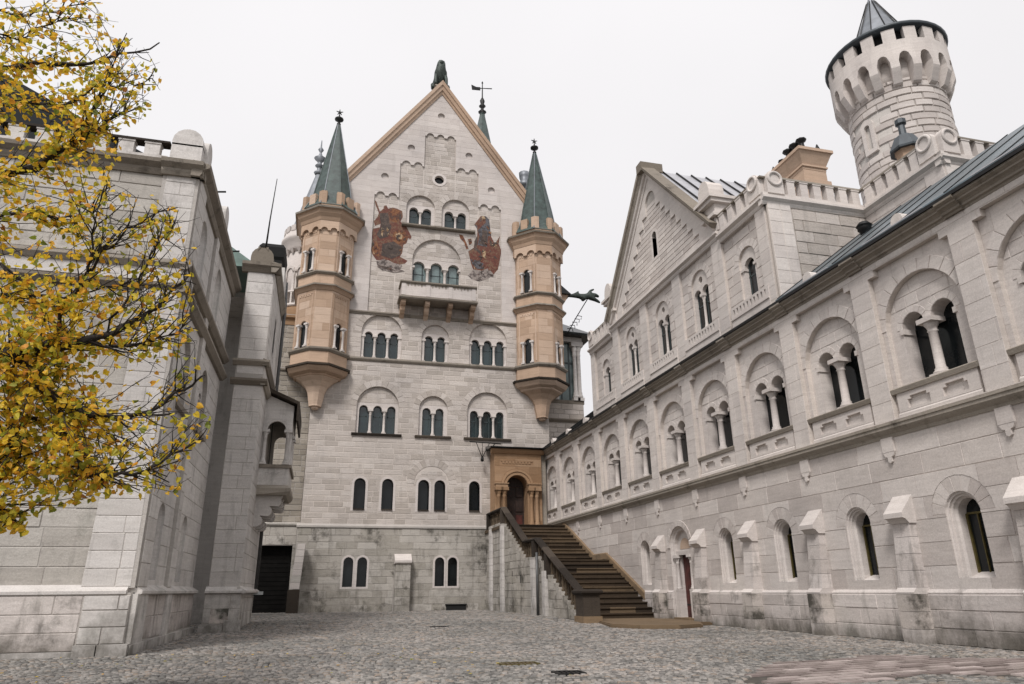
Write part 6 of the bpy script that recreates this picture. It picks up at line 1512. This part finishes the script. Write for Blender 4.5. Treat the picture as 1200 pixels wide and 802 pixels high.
for bi, (P, r0, r1) in enumerate(branches):
    # join to the trunk
    first = P[0]; tp = min(trunkp[1:], key=lambda q: (q-first).length+abs(q.z-(first.z-.5)))
    path = smooth_path(P) 
    if view(first)[0] < 0 and first.x < unp(0, 400, 8).x+.9:
        path = [tp, (tp+first)*.5+Vector((0, 0, .12))]+path
    rad = [r0+(r1-r0)*i/(len(path)-1) for i in range(len(path))]
    for i in range(1, len(path)-1): path[i] = path[i]+Vector((rt.gauss(0, .012), rt.gauss(0, .03), rt.gauss(0, .012)))
    mb = MB(); mb.tube(path, rad, 6); part('branch', mb, MBRK, tree)
    n_ = len(path)
    dens = 1.0 if r0 > .02 else .8
    for i in range(2, n_):
        for q in range(3):
            if rt.random() > .88*dens: continue
            d0 = (path[min(i+1, n_-1)]-path[i-1]).normalized()
            dv = (d0*1.1+Vector((rt.gauss(0, .5), rt.gauss(0, .7), rt.gauss(0, .62)))).normalized()
            L = rt.uniform(.25, .85); pts = [path[i]]; cur = dv
            for s in range(5):
                cur = (cur+Vector((rt.gauss(0, .12), rt.gauss(0, .12), rt.gauss(0, .12)+.03))).normalized(); pts.append(pts[-1]+cur*L/5)
            if not ok_leaf(view(pts[-1])): 
                pts = pts[:3]
                if not ok_leaf(view(pts[-1])): continue
            twm.tube(pts, [.008, .0065, .005, .004, .003, .002][:len(pts)], 4)
            TW += [(p_, cur) for p_ in pts[1:]]
            for p_ in pts[1:]:
                if rt.random() < .34:
                    d2 = Vector((rt.gauss(0, 1), rt.gauss(0, 1), rt.gauss(0, 1))).normalized(); e_ = p_+d2*rt.uniform(.1, .28)
                    if ok_leaf(view(e_)): twm.tube([p_, (p_+e_)/2+Vector((0, 0, .02)), e_], [.004, .003, .002], 3); TW += [(e_, d2), ((p_+e_)/2, d2)]
    for p_ in path[int(n_*.6):]: TW.append((p_, Vector((0, 0, 1))))
stuff(part('twigs', twm, MBRK, tree))
m, n, p, o = nodes_of('autumn_leaf')
lc = ramp(n, rnd_value(n), [(0, (.16, .20, .03)), (.10, (.38, .38, .04)), (.28, (.68, .56, .05)), (.58, (.86, .60, .05)), (.88, (.88, .52, .05)), (.98, (.80, .38, .05)), (1, (.50, .20, .05))])
lc = mixc(n, 'MULTIPLY', 1, lc, ramp(n, noise(n, 30, 3), [(.3, (.78, .82, .8)), (.7, (1.12, 1.1, 1.1))]))
n.links.new(lc, p.inputs['Base Color']); p.inputs['Roughness'].default_value = .55
tr = n.nodes.new('ShaderNodeBsdfTranslucent'); n.links.new(lc, tr.inputs[0]); ms = n.nodes.new('ShaderNodeMixShader'); ms.inputs[0].default_value = .5
n.links.new(p.outputs[0], ms.inputs[1]); n.links.new(tr.outputs[0], ms.inputs[2]); n.links.new(ms.outputs[0], o.inputs[0]); MLF = m
LOUT = [(0, 0), (.28, -.10), (.46, .10), (.46, .38), (.30, .66), (0, 1.0), (-.30, .66), (-.46, .38), (-.46, .10), (-.28, -.10)]
leafset = []
for (p_, d_) in TW:
    for q in range((2 if rt.random() < .75 else 1)+(1 if view(p_)[0] < 100 else 0)):
        c = p_+Vector((rt.gauss(0, .035), rt.gauss(0, .035), rt.gauss(0, .03)-.03)); v = view(c)
        if not ok_leaf(v): continue
        dens = 1.0
        if v[1] < 70: dens = .62
        elif v[1] < 120: dens = .9
        if v[0] > 130: dens *= .55
        if v[0] < 110 and 250 < v[1] < 520: dens *= 1.0
        dens *= .66 if v[0] > 150 else (.82 if v[1] > 330 else .72)
        if 95 < v[0] < 150 and 205 < v[1] < 330: dens *= .5
        if rt.random() > dens: continue
        s = rt.uniform(.040, .070); leafset.append((c, s, v))
leafset.sort(key=lambda t: -t[1]/t[2][2]*(1 if t[2][0] > -2 and t[2][1] > -2 else .001))
def leafgeo(mb, c, s):
    axis = Vector((rt.gauss(0, 1), rt.gauss(0, 1), rt.gauss(0, .5)-.6)).normalized(); side = axis.cross(Vector((rt.gauss(0, 1), rt.gauss(0, 1), rt.gauss(0, 1)))).normalized(); up = side.cross(axis)
    f = rt.uniform(.1, .35); cv = rt.uniform(-.15, .15)
    vs = [tuple(c+side*(x*s)+axis*(y*s)+up*(abs(x)*f*s+cv*s*(y-.4)**2*4)) for x, y in LOUT]
    mb.add(vs, [(0, 1, 2, 3, 4, 5), (0, 5, 6, 7, 8, 9)], rt.random())
for c, s, v in leafset[:290]:
    mb = MB(); leafgeo(mb, Vector((0, 0, 0)), s); part('leaf', mb, MLF, tree, ID, tuple(c))
mb = MB()
for c, s, v in leafset[290:]: leafgeo(mb, c, s)
stuff(part('foliage', mb, MLF, tree))
# fallen leaves on the setts
fl = MB(); rr_ = random.Random(8)
for i in range(70):
    x, y = rr_.uniform(-6, 3), rr_.uniform(8.5, 14); s = rr_.uniform(.03, .05); a = rr_.random()*6.28
    fl.add([(x+s*(u*math.cos(a)-w_*math.sin(a)), y+s*(u*math.sin(a)+w_*math.cos(a)), gz(x, y)+.032+rr_.random()*.012) for u, w_ in LOUT], [tuple(range(10))], rr_.random())
o_ = part('fallen_leaves', fl, MLF); tag(o_, 'scattered small yellow leaves lying on the setts', 'leaves', kind='stuff')
flush()
print('objects', len(bpy.data.objects), 'setts', len(setts), 'leaves', len(leafset), 'bricks', cnt)
